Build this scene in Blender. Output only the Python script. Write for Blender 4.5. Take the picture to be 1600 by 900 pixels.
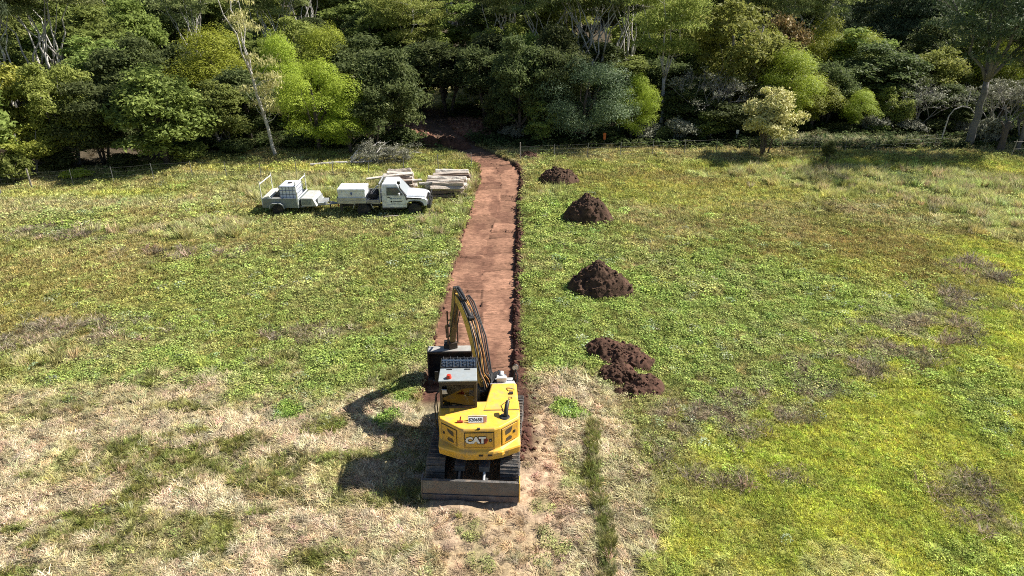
import bpy, bmesh, math, random
import numpy as np
from mathutils import Vector, Matrix
PI = math.pi
random.seed(7)
for o in list(bpy.data.objects): bpy.data.objects.remove(o)
scene = bpy.context.scene
COL = scene.collection

# ------------------------------------------------------------------ camera maths
CH, PITCH, F = 13.3, 25.4, 1067.0
def ang(py): return math.radians(PITCH) + math.atan((py-450)/F)
def gp(px, py, z=0.0):
    """point at height z seen at pixel (px,py): x right, y forward"""
    D = (CH-z)/math.tan(ang(py)); dep = D*math.cos(math.radians(PITCH)) + (CH-z)*math.sin(math.radians(PITCH))
    return ((px-800)/F*dep, D)
def depth(D, z=0): return D*math.cos(math.radians(PITCH)) + (CH-z)*math.sin(math.radians(PITCH))
def px2x(px, D, z=0): return (px-800)/F*depth(D, z)

# ------------------------------------------------------------------ numpy noise
def _h(i, j, s):
    n = (i*374761393 + j*668265263 + s*974634777) & 0xffffffff
    n = ((n ^ (n >> 13))*1274126177) & 0xffffffff
    n = n ^ (n >> 16)
    return (n & 0xffff)/65535.0
def vn(x, y, s=0):
    x = np.asarray(x, float); y = np.asarray(y, float)
    i = np.floor(x).astype(np.int64); j = np.floor(y).astype(np.int64)
    u = x-i; v = y-j; u = u*u*(3-2*u); v = v*v*(3-2*v)
    a = _h(i, j, s); b = _h(i+1, j, s); c = _h(i, j+1, s); d = _h(i+1, j+1, s)
    return (a*(1-u)+b*u)*(1-v) + (c*(1-u)+d*u)*v
def fbm(x, y, s=0, o=4):
    t = 0; a = .5; n = 0
    for k in range(o):
        t = t + a*vn(np.asarray(x)*2**k+17.3*k, np.asarray(y)*2**k-9.1*k, s+k); n += a; a *= .55
    return t/n
def ss(a, b, x): t = np.clip((x-a)/(b-a), 0, 1); return t*t*(3-2*t)

# ------------------------------------------------------------------ path centreline
PC = np.array([(-1.45,12.5,1.25),(-1.5,17,1.55),(-1.5,25,1.6),(-1.2,36,1.5),(-1.0,42,1.42),(-.78,46.5,1.42),(-1.15,49.5,1.35),(-2.7,52.6,1.25),(-4.6,56.0,1.2),(-6.6,61.5,1.2),(-8.2,70,1.2)])
def path_d(x, y):
    x = np.asarray(x, float); y = np.asarray(y, float)
    best = np.full(x.shape, 1e9); sd = np.zeros(x.shape); hw = np.ones(x.shape); al = np.zeros(x.shape); acc = 0
    for (a, b) in zip(PC[:-1], PC[1:]):
        dx, dy = b[0]-a[0], b[1]-a[1]; L = math.hypot(dx, dy)
        t = np.clip(((x-a[0])*dx+(y-a[1])*dy)/L/L, 0, 1)
        ex = x-(a[0]+t*dx); ey = y-(a[1]+t*dy); d = np.hypot(ex, ey)
        s = np.sign(ex*dy-ey*dx)     # + = right of the path
        m = d < best
        best = np.where(m, d, best); sd = np.where(m, s*d, sd); hw = np.where(m, a[2]+t*(b[2]-a[2]), hw); al = np.where(m, acc+t*L, al); acc += L
    return sd, hw, al

def base_h(x, y):
    x = np.asarray(x, float); y = np.asarray(y, float)
    h = .16*(fbm(x/9+3, y/9, 11, 2)-.5)
    h = h + .085*np.maximum(0, y-70)*ss(70, 95, y) + 1.5*ss(75, 110, y)*(fbm(x/22, y/22, 5, 3)-.5)
    return h
def gh(x, y):
    """ground height"""
    x = np.asarray(x, float); y = np.asarray(y, float)
    h = base_h(x, y)
    w = fields(x, y)
    h = h + w['straw']*(.34*(fbm(x/.7, y/.8, 21, 3)-.45)) + .05*(fbm(x/.5, y/.5, 22, 2)-.5)*ss(64, 50, y)
    sd, hw, al = path_d(x, y)
    e = .12*(fbm(x*1.3, y*1.3, 31, 3)-.5)
    cut = ss(hw+.04+e, hw-.14+e, np.abs(sd))*ss(18.5, 20.5, y)
    near = ss(26, 19, y)
    bw = .28+.35*near
    berm = ss(hw-.02, hw+.12, sd)*ss(hw+bw+.15, hw+bw*.5, sd)*ss(52, 49, y)*ss(15.8, 17.5, y)
    h = h*(1-cut) + cut*(base_h(x, y)-.26) + berm*(.02+.20*np.maximum(0, fbm(x*2.2, y*2.2, 41, 3)-.42))
    ridge = np.exp(-((x-2.42+.06*np.sin(y))/.22)**2)*ss(9, 11, y)*ss(18.6, 17.4, y)
    rut = np.exp(-((x-.62)/.13)**2)+np.exp(-((x-1.05)/.1)**2)
    h = h + ridge*.07 - .05*rut*ss(20, 18, y)*ss(9, 11, y)*(.7+.6*np.sin(y*36))
    return h
def H1(x, y): return float(gh(np.array([x]), np.array([y]))[0])

# ------------------------------------------------------------------ ground cover zones
def blob(x, y, px, py, rx, ry, warp=.95, sc=2.2, seed=0, soft=.6):
    cx, cy = gp(px, py); m = depth(cy)/F*rx; n = abs(gp(px, py-ry)[1]-gp(px, py+ry)[1])/2
    d = np.hypot((x-cx)/m, (y-cy)/n) + warp*(fbm(x/sc, y/sc, seed+int(px), 4)-.5)*2
    return ss(1+soft, 1-soft, d)
_Z = dict(
 straw=[(270,760,470,175,.95),(140,640,170,34,.6),(560,650,140,52,.9),(600,800,130,130,.95),(420,860,230,90,.9),(930,760,75,190,.9),(890,630,70,45,.7),(985,850,42,80,.8),(760,850,190,60,.55),
        (1440,490,60,26,.45),(650,590,60,22,.7),(80,560,80,14,.5),(230,362,70,9,.6),(320,350,60,7,.5),(1330,325,60,9,.35),(1480,345,60,10,.3),(1330,890,60,30,.35),(640,700,60,60,.6)],
 brown=[(1080,655,90,26,.7),(1010,690,60,30,.6),(1170,640,80,20,.75),(1240,610,80,20,.75),(1310,580,70,20,.8),(1370,545,70,20,.75),(1430,505,70,24,.75),(1500,470,60,20,.6),(1540,430,50,20,.5),(1140,745,130,16,.35),(1530,790,70,50,.45),(690,545,80,20,.5),(480,520,60,12,.5),(130,520,120,26,.6),(120,365,90,12,.5),(320,395,110,12,.4),(960,560,30,20,.4)],
 weed=[(520,575,330,42,.9),(230,585,180,26,.8),(640,500,130,60,.6),(1080,470,250,100,.9),(880,390,80,130,.85),(1290,470,130,46,.85),(1180,590,120,34,.8),(1580,640,70,70,.8),(700,390,80,60,.6),(430,450,200,90,.5),(470,340,260,20,.3),(110,350,130,20,.45),(700,345,60,35,.9),(1540,880,60,40,.6)],
 yellow=[(1330,740,300,130,1),(1300,690,130,40,.9),(1400,620,120,50,.95),(1510,540,170,120,1),(1590,430,90,70,1),(1420,860,430,120,1),(1090,300,260,20,.4),(1100,860,120,120,.6),(1480,640,170,90,1),(1350,260,330,9,.7),(100,305,160,8,.5),(470,262,160,6,.6)],
 olive=[(1330,400,250,54,.85),(1500,400,130,40,.6),(1120,285,220,22,.7),(200,430,260,70,.5),(60,470,120,40,.6),(450,500,170,34,.5),(250,330,190,20,.5)],
 tall=[(1300,275,120,14,1),(1450,290,150,22,1),(1570,320,90,26,1),(1220,262,60,8,.7),(1560,345,80,18,.8),(310,362,70,10,.8),(560,295,150,18,.9),(680,345,50,20,.7),(1580,232,70,5,1),(1095,272,20,4,1),(865,305,16,8,.8)],
 pale=[(130,316,210,10,.30),(60,330,90,12,.25),(450,277,160,7,.2),(1310,222,110,6,1),(1350,226,120,5,.8)],
)
_cache = {}
def fields(x, y):
    x = np.asarray(x, float); y = np.asarray(y, float)
    key = (x.shape, float(x.sum()), float(y.sum()), float(x.flat[0]) if x.size else 0)
    if key in _cache: return _cache[key]
    w = {}
    for k, bl in _Z.items():
        a = np.zeros(x.shape)
        for i, (px, py, rx, ry, s) in enumerate(bl): a = np.maximum(a, s*blob(x, y, px, py, rx, ry, seed=i*7+len(k)))
        w[k] = a
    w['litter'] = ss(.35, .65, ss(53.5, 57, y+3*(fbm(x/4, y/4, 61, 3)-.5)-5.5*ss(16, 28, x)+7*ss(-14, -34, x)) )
    w['clear'] = np.exp(-(((x+7.0)/5.0)**2+((y-80)/9.)**2)**2)
    # a dug earth bank behind the fence, left of the path
    w['dig'] = ss(1.25, .8, np.hypot((x+5.8)/4.3, (y-62.0)/4.5)+.5*(fbm(x/1.5, y/1.5, 71, 3)-.5))
    # long grass tussocks inside the straw, drawn out sideways
    t = fbm((x+.45*y)/2.3, (y-.2*x)/.95, 51, 4); w['tuss'] = w['straw']*ss(.53, .66, t)*ss(11.5, 9, x*0+np.abs(x+22)*.5)
    w['tuss'] = np.maximum(w['tuss'], w['straw']*ss(.60, .72, fbm(x/1.1+5, y/.7, 53, 4)))*ss(.3, -.8, x)
    w['ridge'] = np.exp(-((x-2.42+.12*np.sin(y*1.3)+.1*np.sin(y*.6))/.22)**4)*ss(9.5, 10.5, y)*ss(18.4, 17.4, y)
    gs = lambda px, py, r: np.exp(-((x-gp(px, py)[0])**2+((y-gp(px, py)[1])*1.0)**2)/r**2)
    w['wst'] = ss(.35, .6, sum(gs(*q) for q in [(735,830,.45),(748,880,.45),(845,790,.4),(860,840,.35),(850,880,.25),(885,858,.25),(880,640,.5),(905,650,.35),(605,655,.5),(625,625,.3),(455,640,.5)])+.5*(fbm(x*2.5, y*2.5, 91, 3)-.5))
    sd, hw, al = path_d(x, y)
    near = ss(26, 19, y)
    soil = ss(hw+.05, hw-.05, np.abs(sd))*ss(18.3, 19.3, y)
    bw = .3+.4*near
    berm = ss(hw-.1, hw, sd)*ss(hw+bw+.15, hw+bw*.6, sd+.35*(fbm(x*2, y*2, 44, 3)-.5))*ss(52, 49, y)*ss(15.5, 16.8, y)
    bl = ss(hw+.22, hw+.02, -sd+.3*(fbm(x*2, y*2, 45, 3)-.5))*ss(hw-.2, hw-.05, -sd)*ss(18, 20, y)*.8
    w['soil'] = np.maximum(np.maximum(soil, berm), bl)
    # tracked, scuffed earth round and before the machine
    sc = ss(1.7, 1.1, np.hypot((x+.25)/1.25, (y-14.)/4.6)+.9*(fbm(x*1.5, y*.8, 81, 4)-.5))
    w['scuff'] = np.maximum(sc*.9, ss(.95, .55, np.abs(x-.72)/.8)*ss(9, 11, y)*ss(20.5, 18, y)*ss(.18, .40, fbm(x*2.6, y*.4, 83, 3))*.95)
    if len(_cache) > 6: _cache.clear()
    _cache[key] = w
    return w
C = lambda *a: np.array(a, float)
COLS = dict(straw=C(.53,.435,.295), brown=C(.33,.275,.19), weed=C(.27,.325,.085), yellow=C(.51,.53,.11), olive=C(.34,.285,.10), tall=C(.47,.49,.20), pale=C(.52,.53,.33))
def colour(x, y):
    w = fields(x, y); n = fbm(x/3.2, y/3.2, 101, 4)[..., None]; m = fbm(x/.9, y/.9, 103, 3)[..., None]
    c = C(.31,.31,.10)*(1-ss(.40,.60,n)) + C(.40,.36,.16)*ss(.40,.60,n)
    c = c*(.8+.4*m)
    for k in ('olive','yellow','weed','tall','brown','straw','pale'):
        a = w[k][..., None]
        if k == 'weed': a = a*ss(.32,.5,fbm(x/.7,y/.7,105,4))[..., None]
        if k == 'brown': a = a*ss(.38,.5,fbm(x/.8,y/.8,106,4))[..., None]
        if k == 'straw': a = a*ss(.30,.46,fbm(x/1.2,y/1.2,107,4)+.35*(w['straw']-.5))[..., None]
        k2 = COLS[k]*(.78+.44*fbm(x/1.7,y/1.7,109,3)[..., None])
        if k == 'yellow': k2 = k2*(1-.22*ss(.45,.62,fbm((x+y)/1.6,(y-x)/4.0,111,4))[..., None]*C(1,.75,.8))
        c = c*(1-a)+k2*a
    c = c*(1-w['tuss'][..., None]) + C(.22,.225,.065)*w['tuss'][..., None]
    c = c*(1-w['ridge'][..., None]) + C(.20,.22,.06)*w['ridge'][..., None]
    c = c*(1-w['wst'][..., None]) + C(.22,.32,.07)*w['wst'][..., None]
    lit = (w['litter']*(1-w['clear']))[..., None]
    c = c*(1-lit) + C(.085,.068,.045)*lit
    dg = w['dig'][..., None]; c = c*(1-dg)+C(.26,.13,.085)*dg
    sc = w['scuff'][..., None]*.8; c = c*(1-sc) + C(.42,.285,.205)*(.65+.7*m)*sc
    so = w['soil'][..., None]; c = c*(1-so) + C(.085,.042,.030)*(.6+.8*m)*so
    return c

# ------------------------------------------------------------------ materials
def newmat(name):
    m = bpy.data.materials.new(name); m.use_nodes = True; nt = m.node_tree; b = nt.nodes['Principled BSDF']; return m, nt, b
def N(nt, t, **k):
    n = nt.nodes.new(t)
    for a, v in k.items(): setattr(n, a, v)
    return n
def mat(name, col, rough=.6, metal=0., var=.25, scale=6, dirt=None, dscale=2.5, damt=.5, bump=0., bscale=30, coat=0., spec=.5):
    m, nt, b = newmat(name); L = nt.links
    tc = N(nt, 'ShaderNodeTexCoord')
    no = N(nt, 'ShaderNodeTexNoise'); no.inputs['Scale'].default_value = scale; no.inputs['Detail'].default_value = 6; no.inputs['Roughness'].default_value = .65
    L.new(tc.outputs['Object'], no.inputs['Vector'])
    r = N(nt, 'ShaderNodeMapRange'); r.inputs[1].default_value = .3; r.inputs[2].default_value = .7; r.inputs[3].default_value = 1-var; r.inputs[4].default_value = 1+var*.6
    L.new(no.outputs[0], r.inputs[0])
    mx = N(nt, 'ShaderNodeMix', data_type='RGBA', blend_type='MULTIPLY'); mx.inputs[0].default_value = 1
    mx.inputs[6].default_value = (*col, 1); L.new(r.outputs[0], mx.inputs[7]); out = mx.outputs[2]
    if dirt is not None:
        n2 = N(nt, 'ShaderNodeTexNoise'); n2.inputs['Scale'].default_value = dscale; n2.inputs['Detail'].default_value = 8; n2.inputs['Roughness'].default_value = .7
        L.new(tc.outputs['Object'], n2.inputs['Vector'])
        r2 = N(nt, 'ShaderNodeMapRange'); r2.inputs[1].default_value = .48; r2.inputs[2].default_value = .68; r2.inputs[4].default_value = damt
        L.new(n2.outputs[0], r2.inputs[0])
        m2 = N(nt, 'ShaderNodeMix', data_type='RGBA'); L.new(r2.outputs[0], m2.inputs[0]); L.new(out, m2.inputs[6]); m2.inputs[7].default_value = (*dirt, 1); out = m2.outputs[2]
    L.new(out, b.inputs['Base Color'])
    r3 = N(nt, 'ShaderNodeMapRange'); r3.inputs[3].default_value = max(0, rough-.12); r3.inputs[4].default_value = min(1, rough+.15); L.new(no.outputs[0], r3.inputs[0]); L.new(r3.outputs[0], b.inputs['Roughness'])
    b.inputs['Metallic'].default_value = metal; b.inputs['Coat Weight'].default_value = coat; b.inputs['Specular IOR Level'].default_value = spec
    if bump:
        n3 = N(nt, 'ShaderNodeTexNoise'); n3.inputs['Scale'].default_value = bscale; n3.inputs['Detail'].default_value = 5; L.new(tc.outputs['Object'], n3.inputs['Vector'])
        bp = N(nt, 'ShaderNodeBump'); bp.inputs['Strength'].default_value = bump; bp.inputs['Distance'].default_value = .03; L.new(n3.outputs[0], bp.inputs['Height']); L.new(bp.outputs[0], b.inputs['Normal'])
    return m
def glass(name, col=(.02,.025,.03), rough=.06):
    m, nt, b = newmat(name); b.inputs['Base Color'].default_value = (*col, 1); b.inputs['Roughness'].default_value = rough; b.inputs['Specular IOR Level'].default_value = .8; b.inputs['Coat Weight'].default_value = .5
    return m
def clearglass(name):
    m, nt, b = newmat(name); L = nt.links; tr = N(nt, 'ShaderNodeBsdfTransparent'); tr.inputs[0].default_value = (.30,.33,.32,1)
    gl = N(nt, 'ShaderNodeBsdfGlossy'); gl.inputs['Roughness'].default_value = .05; mx = N(nt, 'ShaderNodeMixShader'); mx.inputs[0].default_value = .04
    L.new(tr.outputs[0], mx.inputs[1]); L.new(gl.outputs[0], mx.inputs[2]); L.new(mx.outputs[0], nt.nodes['Material Output'].inputs[0]); return m
def leafmat(name, a, b_, c=None, trans=.35, rough=.55, spec=.4, cpos=.93):
    """leaf colour runs a -> b over the leaf's own random number; c = a few odd leaves"""
    m, nt, b = newmat(name); L = nt.links
    at = N(nt, 'ShaderNodeAttribute', attribute_name='rnd'); oi = N(nt, 'ShaderNodeObjectInfo')
    cr = N(nt, 'ShaderNodeValToRGB'); e = cr.color_ramp.elements; e[0].color = (*a, 1); e[1].color = (*b_, 1); e[1].position = .85
    if c: q = e.new(cpos); q.color = (*c, 1)
    L.new(at.outputs['Fac'], cr.inputs[0])
    hs = N(nt, 'ShaderNodeHueSaturation')
    r = N(nt, 'ShaderNodeMapRange'); r.inputs[3].default_value = .485; r.inputs[4].default_value = .512; L.new(oi.outputs['Random'], r.inputs[0]); L.new(r.outputs[0], hs.inputs['Hue'])
    r2 = N(nt, 'ShaderNodeMapRange'); r2.inputs[3].default_value = .92; r2.inputs[4].default_value = 1.45; L.new(oi.outputs['Random'], r2.inputs[0]); L.new(r2.outputs[0], hs.inputs['Value'])
    L.new(cr.outputs[0], hs.inputs['Color']); L.new(hs.outputs[0], b.inputs['Base Color'])
    b.inputs['Roughness'].default_value = rough; b.inputs['Specular IOR Level'].default_value = spec
    tl = N(nt, 'ShaderNodeBsdfTranslucent'); L.new(hs.outputs[0], tl.inputs[0])
    mx = N(nt, 'ShaderNodeMixShader'); mx.inputs[0].default_value = trans; L.new(b.outputs[0], mx.inputs[1]); L.new(tl.outputs[0], mx.inputs[2])
    L.new(mx.outputs[0], nt.nodes['Material Output'].inputs[0]); return m
def tuftmat(name, trans=.3):
    m, nt, b = newmat(name); L = nt.links
    ti = N(nt, 'ShaderNodeAttribute', attribute_name='tint', attribute_type='INSTANCER'); at = N(nt, 'ShaderNodeAttribute', attribute_name='rnd')
    r = N(nt, 'ShaderNodeMapRange'); r.inputs[3].default_value = .55; r.inputs[4].default_value = 1.45; L.new(at.outputs['Fac'], r.inputs[0])
    mx = N(nt, 'ShaderNodeMix', data_type='RGBA', blend_type='MULTIPLY'); mx.inputs[0].default_value = 1; L.new(ti.outputs['Color'], mx.inputs[6]); L.new(r.outputs[0], mx.inputs[7])
    L.new(mx.outputs[2], b.inputs['Base Color']); b.inputs['Roughness'].default_value = .8; b.inputs['Specular IOR Level'].default_value = .06
    tl = N(nt, 'ShaderNodeBsdfTranslucent'); L.new(mx.outputs[2], tl.inputs[0]); ms = N(nt, 'ShaderNodeMixShader'); ms.inputs[0].default_value = trans
    L.new(b.outputs[0], ms.inputs[1]); L.new(tl.outputs[0], ms.inputs[2]); L.new(ms.outputs[0], nt.nodes['Material Output'].inputs[0]); return m
def groundmat(name, bump=.6):
    m, nt, b = newmat(name); L = nt.links
    at = N(nt, 'ShaderNodeAttribute', attribute_name='tint'); tc = N(nt, 'ShaderNodeTexCoord')
    def noise(s, d=8, r=.7):
        n = N(nt, 'ShaderNodeTexNoise'); n.inputs['Scale'].default_value = s; n.inputs['Detail'].default_value = d; n.inputs['Roughness'].default_value = r; L.new(tc.outputs['Object'], n.inputs['Vector']); return n
    n1 = noise(9); n2 = noise(1.7)
    r = N(nt, 'ShaderNodeMapRange'); r.inputs[1].default_value = .3; r.inputs[2].default_value = .7; r.inputs[3].default_value = .45; r.inputs[4].default_value = 1.35; L.new(n1.outputs[0], r.inputs[0])
    mx = N(nt, 'ShaderNodeMix', data_type='RGBA', blend_type='MULTIPLY'); mx.inputs[0].default_value = 1; L.new(at.outputs['Color'], mx.inputs[6]); L.new(r.outputs[0], mx.inputs[7])
    r2 = N(nt, 'ShaderNodeMapRange'); r2.inputs[1].default_value = .3; r2.inputs[2].default_value = .7; r2.inputs[3].default_value = .8; r2.inputs[4].default_value = 1.2; L.new(n2.outputs[0], r2.inputs[0])
    m2 = N(nt, 'ShaderNodeMix', data_type='RGBA', blend_type='MULTIPLY'); m2.inputs[0].default_value = 1; L.new(mx.outputs[2], m2.inputs[6]); L.new(r2.outputs[0], m2.inputs[7])
    L.new(m2.outputs[2], b.inputs['Base Color']); b.inputs['Roughness'].default_value = .95; b.inputs['Specular IOR Level'].default_value = .1
    bp = N(nt, 'ShaderNodeBump'); bp.inputs['Strength'].default_value = bump; bp.inputs['Distance'].default_value = .08; L.new(n1.outputs[0], bp.inputs['Height']); L.new(bp.outputs[0], b.inputs['Normal'])
    return m

# ------------------------------------------------------------------ object helpers
def tag(o, label=None, cat=None, group=None, kind=None):
    if label:
        o['label'] = label
        if len(label.split()) > 16 or len(label.split()) < 4: print('LABEL', len(label.split()), label)
    if cat: o['category'] = cat
    if group: o['group'] = group
    if kind: o['kind'] = kind
    return o
def empty(name, loc, rz=0, label=None, cat=None, group=None):
    o = bpy.data.objects.new(name, None); COL.objects.link(o); o.location = loc; o.rotation_euler = (0, 0, rz); o.empty_display_size = .3
    return tag(o, label, cat, group)
def npmesh(name, V, Fq, attrs=None, smooth=False):
    """V (n,3), Fq list of arrays of faces"""
    me = bpy.data.meshes.new(name); V = np.asarray(V, np.float32)
    loops = np.concatenate([f.ravel() for f in Fq]).astype(np.int32)
    tot = np.concatenate([np.full(len(f), f.shape[1], np.int32) for f in Fq]); st = np.concatenate([[0], np.cumsum(tot)[:-1]]).astype(np.int32)
    me.vertices.add(len(V)); me.vertices.foreach_set('co', V.ravel())
    me.loops.add(len(loops)); me.loops.foreach_set('vertex_index', loops)
    me.polygons.add(len(tot)); me.polygons.foreach_set('loop_start', st); me.polygons.foreach_set('loop_total', tot)
    if smooth: me.polygons.foreach_set('use_smooth', np.ones(len(tot), bool))
    me.update(calc_edges=True)
    for k, a in (attrs or {}).items():
        a = np.asarray(a, np.float32)
        if a.ndim == 1: t = me.attributes.new(k, 'FLOAT', 'POINT'); t.data.foreach_set('value', a)
        else:
            t = me.attributes.new(k, 'FLOAT_COLOR', 'POINT'); t.data.foreach_set('color', np.c_[a, np.ones(len(a))].astype(np.float32).ravel())
    return me
def link(name, me, m=None, parent=None, loc=None):
    o = bpy.data.objects.new(name, me)
    if m is not None: me.materials.append(m)
    COL.objects.link(o)
    if parent: o.parent = parent
    if loc is not None: o.location = loc
    return o
class MB:
    def __init__(s, M=None): s.v = []; s.f = []; s.M = M
    def add(s, vs, fs):
        o = len(s.v)
        for v in vs:
            v = Vector(v); s.v.append(tuple(s.M @ v) if s.M is not None else tuple(v))
        s.f += [tuple(i+o for i in f) for f in fs]; return s
    def bx(s, x0, x1, y0, y1, z0, z1):
        return s.add([(x0,y0,z0),(x1,y0,z0),(x1,y1,z0),(x0,y1,z0),(x0,y0,z1),(x1,y0,z1),(x1,y1,z1),(x0,y1,z1)], [(0,3,2,1),(4,5,6,7),(0,1,5,4),(1,2,6,5),(2,3,7,6),(3,0,4,7)])
    def obx(s, c, size, R):
        hx, hy, hz = [a/2 for a in size]; c = Vector(c)
        vs = [c + R @ Vector(p) for p in [(-hx,-hy,-hz),(hx,-hy,-hz),(hx,hy,-hz),(-hx,hy,-hz),(-hx,-hy,hz),(hx,-hy,hz),(hx,hy,hz),(-hx,hy,hz)]]
        return s.add(vs, [(0,3,2,1),(4,5,6,7),(0,1,5,4),(1,2,6,5),(2,3,7,6),(3,0,4,7)])
    def loft(s, rings, cap=True, closed=False):
        n = len(rings[0]); vs = [p for r in rings for p in r]; fs = []
        m = len(rings)
        for i in range(m if closed else m-1):
            for j in range(n):
                a = i*n+j; b = i*n+(j+1) % n; k = ((i+1) % m)*n
                fs.append((a, b, k+(j+1) % n, k+j))
        if cap and not closed: fs.append(tuple(reversed(range(n)))); fs.append(tuple((m-1)*n+j for j in range(n)))
        return s.add(vs, fs)
    def tube(s, pts, r, n=8):
        pts = [Vector(p) for p in pts]; rr = [float(q) for q in r] if isinstance(r, (list, tuple)) else [float(r)]*len(pts); rings = []; up = None
        for i, p in enumerate(pts):
            t = (pts[min(i+1, len(pts)-1)]-pts[max(i-1, 0)]).normalized()
            if up is None: up = Vector((0,0,1)) if abs(t.z) < .9 else Vector((1,0,0))
            a = t.cross(up).normalized(); b = a.cross(t).normalized(); up = b
            rings.append([p + rr[i]*(math.cos(2*PI*k/n)*a + math.sin(2*PI*k/n)*b) for k in range(n)])
        return s.loft(rings)
    def prism(s, poly, ax, a, b):
        """poly in the other two axes (order x,y,z without ax)"""
        def P(p, w): q = list(p); q.insert(ax, w); return tuple(q)
        return s.loft([[P(p, a) for p in poly], [P(p, b) for p in poly]])
    def lathe(s, prof, c=(0,0,0), n=24, axis='z'):
        rings = []
        for (r, h) in prof:
            ring = []
            for k in range(n):
                t = 2*PI*k/n; u, v = max(r, 1e-4)*math.cos(t), max(r, 1e-4)*math.sin(t)
                q = {'z': (u, v, h), 'y': (u, h, v), 'x': (h, u, v)}[axis]; ring.append((c[0]+q[0], c[1]+q[1], c[2]+q[2]))
            rings.append(ring)
        return s.loft(rings)
    def build(s, name, m, parent=None, bevel=0, smooth=False, loc=None, seg=2):
        me = bpy.data.meshes.new(name); me.from_pydata(s.v, [], s.f); bm = bmesh.new(); bm.from_mesh(me)
        bmesh.ops.recalc_face_normals(bm, faces=bm.faces); bm.to_mesh(me); bm.free()
        if smooth:
            for p in me.polygons: p.use_smooth = True
            try: me.set_sharp_from_angle(angle=math.radians(40))
            except Exception: pass
        o = link(name, me, m, parent, loc)
        if bevel:
            b = o.modifiers.new('bevel', 'BEVEL'); b.width = bevel; b.segments = seg; b.limit_method = 'ANGLE'; b.angle_limit = math.radians(35)
        return o
def text_obj(txt, size, name, m, parent, M, ext=.004, off=0.):
    cu = bpy.data.curves.new('t', 'FONT'); cu.body = txt; cu.size = size; cu.extrude = ext; cu.offset = off; cu.align_x = 'CENTER'; cu.align_y = 'CENTER'; cu.resolution_u = 2
    t = bpy.data.objects.new('t', cu); COL.objects.link(t); dg = bpy.context.evaluated_depsgraph_get()
    me = bpy.data.meshes.new_from_object(t.evaluated_get(dg)); bpy.data.objects.remove(t); me.transform(M); me.name = name
    me.materials.clear(); return link(name, me, m, parent)

# ------------------------------------------------------------------ camera, sky, sun
cam = bpy.data.cameras.new('camera'); cam.lens = 24; cam.sensor_width = 36; cam.clip_end = 3000
co = bpy.data.objects.new('camera', cam); COL.objects.link(co); co.location = (0, 0, CH); co.rotation_euler = (math.radians(90-PITCH), 0, 0); scene.camera = co
SD = Vector((1, .40, 1.0)).normalized()
sun = bpy.data.lights.new('sun', 'SUN'); sun.energy = 5.0; sun.angle = math.radians(.53); sun.color = (1, .95, .86)
so = bpy.data.objects.new('sun', sun); COL.objects.link(so); so.rotation_euler = SD.to_track_quat('Z', 'Y').to_euler(); so.location = (0, 0, 50)
w = bpy.data.worlds.new('World'); scene.world = w; w.use_nodes = True; nt = w.node_tree; bg = nt.nodes['Background']
sky = nt.nodes.new('ShaderNodeTexSky'); sky.sky_type = 'NISHITA'; sky.sun_disc = False; sky.sun_elevation = math.asin(SD.z); sky.sun_rotation = math.atan2(SD.x, SD.y); sky.air_density = 1.0; sky.dust_density = .6
nt.links.new(sky.outputs[0], bg.inputs[0]); bg.inputs[1].default_value = .05
vs = scene.view_settings; vs.view_transform = 'Standard'; vs.look = 'None'; vs.exposure = 1.1; vs.gamma = 1; vs.use_curve_mapping = False
scene.cycles.max_bounces = 6; scene.cycles.diffuse_bounces = 3; scene.cycles.transmission_bounces = 4; scene.cycles.transparent_max_bounces = 8
scene.cycles.use_denoising = False; scene.cycles.denoising_prefilter = 'ACCURATE'; scene.cycles.filter_width = 1.0
# ================================================================== GROUND
def ground():
    def ax(*segs):
        out = [segs[0][0]]
        for a, b, st in segs: n = max(1, int(round((b-a)/st))); out += list(np.linspace(a, b, n+1)[1:])
        return np.array(out)
    X = ax((-600,-220,60),(-220,-90,8),(-90,-38,1.2),(-38,-5,.22),(-5,4,.09),(4,38,.22),(38,90,1.2),(90,220,8),(220,600,60))
    Y = ax((-60,-10,8),(-10,7,1),(7,30,.12),(30,58,.25),(58,80,.8),(80,190,3),(190,300,12),(300,900,75))
    gx, gy = np.meshgrid(X, Y); gx = gx.ravel(); gy = gy.ravel()
    z = gh(gx, gy); c = colour(gx, gy); fw = fields(gx, gy); c = c*(1-.34*((1-fw['soil'])*(1-fw['scuff'])*(1-fw['litter']))[..., None])   # earth between the blades, their shade put into the tint
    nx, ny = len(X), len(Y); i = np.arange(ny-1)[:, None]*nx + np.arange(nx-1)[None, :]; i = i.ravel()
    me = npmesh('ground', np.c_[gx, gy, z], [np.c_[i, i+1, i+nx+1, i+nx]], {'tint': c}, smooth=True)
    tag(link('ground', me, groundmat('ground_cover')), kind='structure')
ground()

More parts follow.
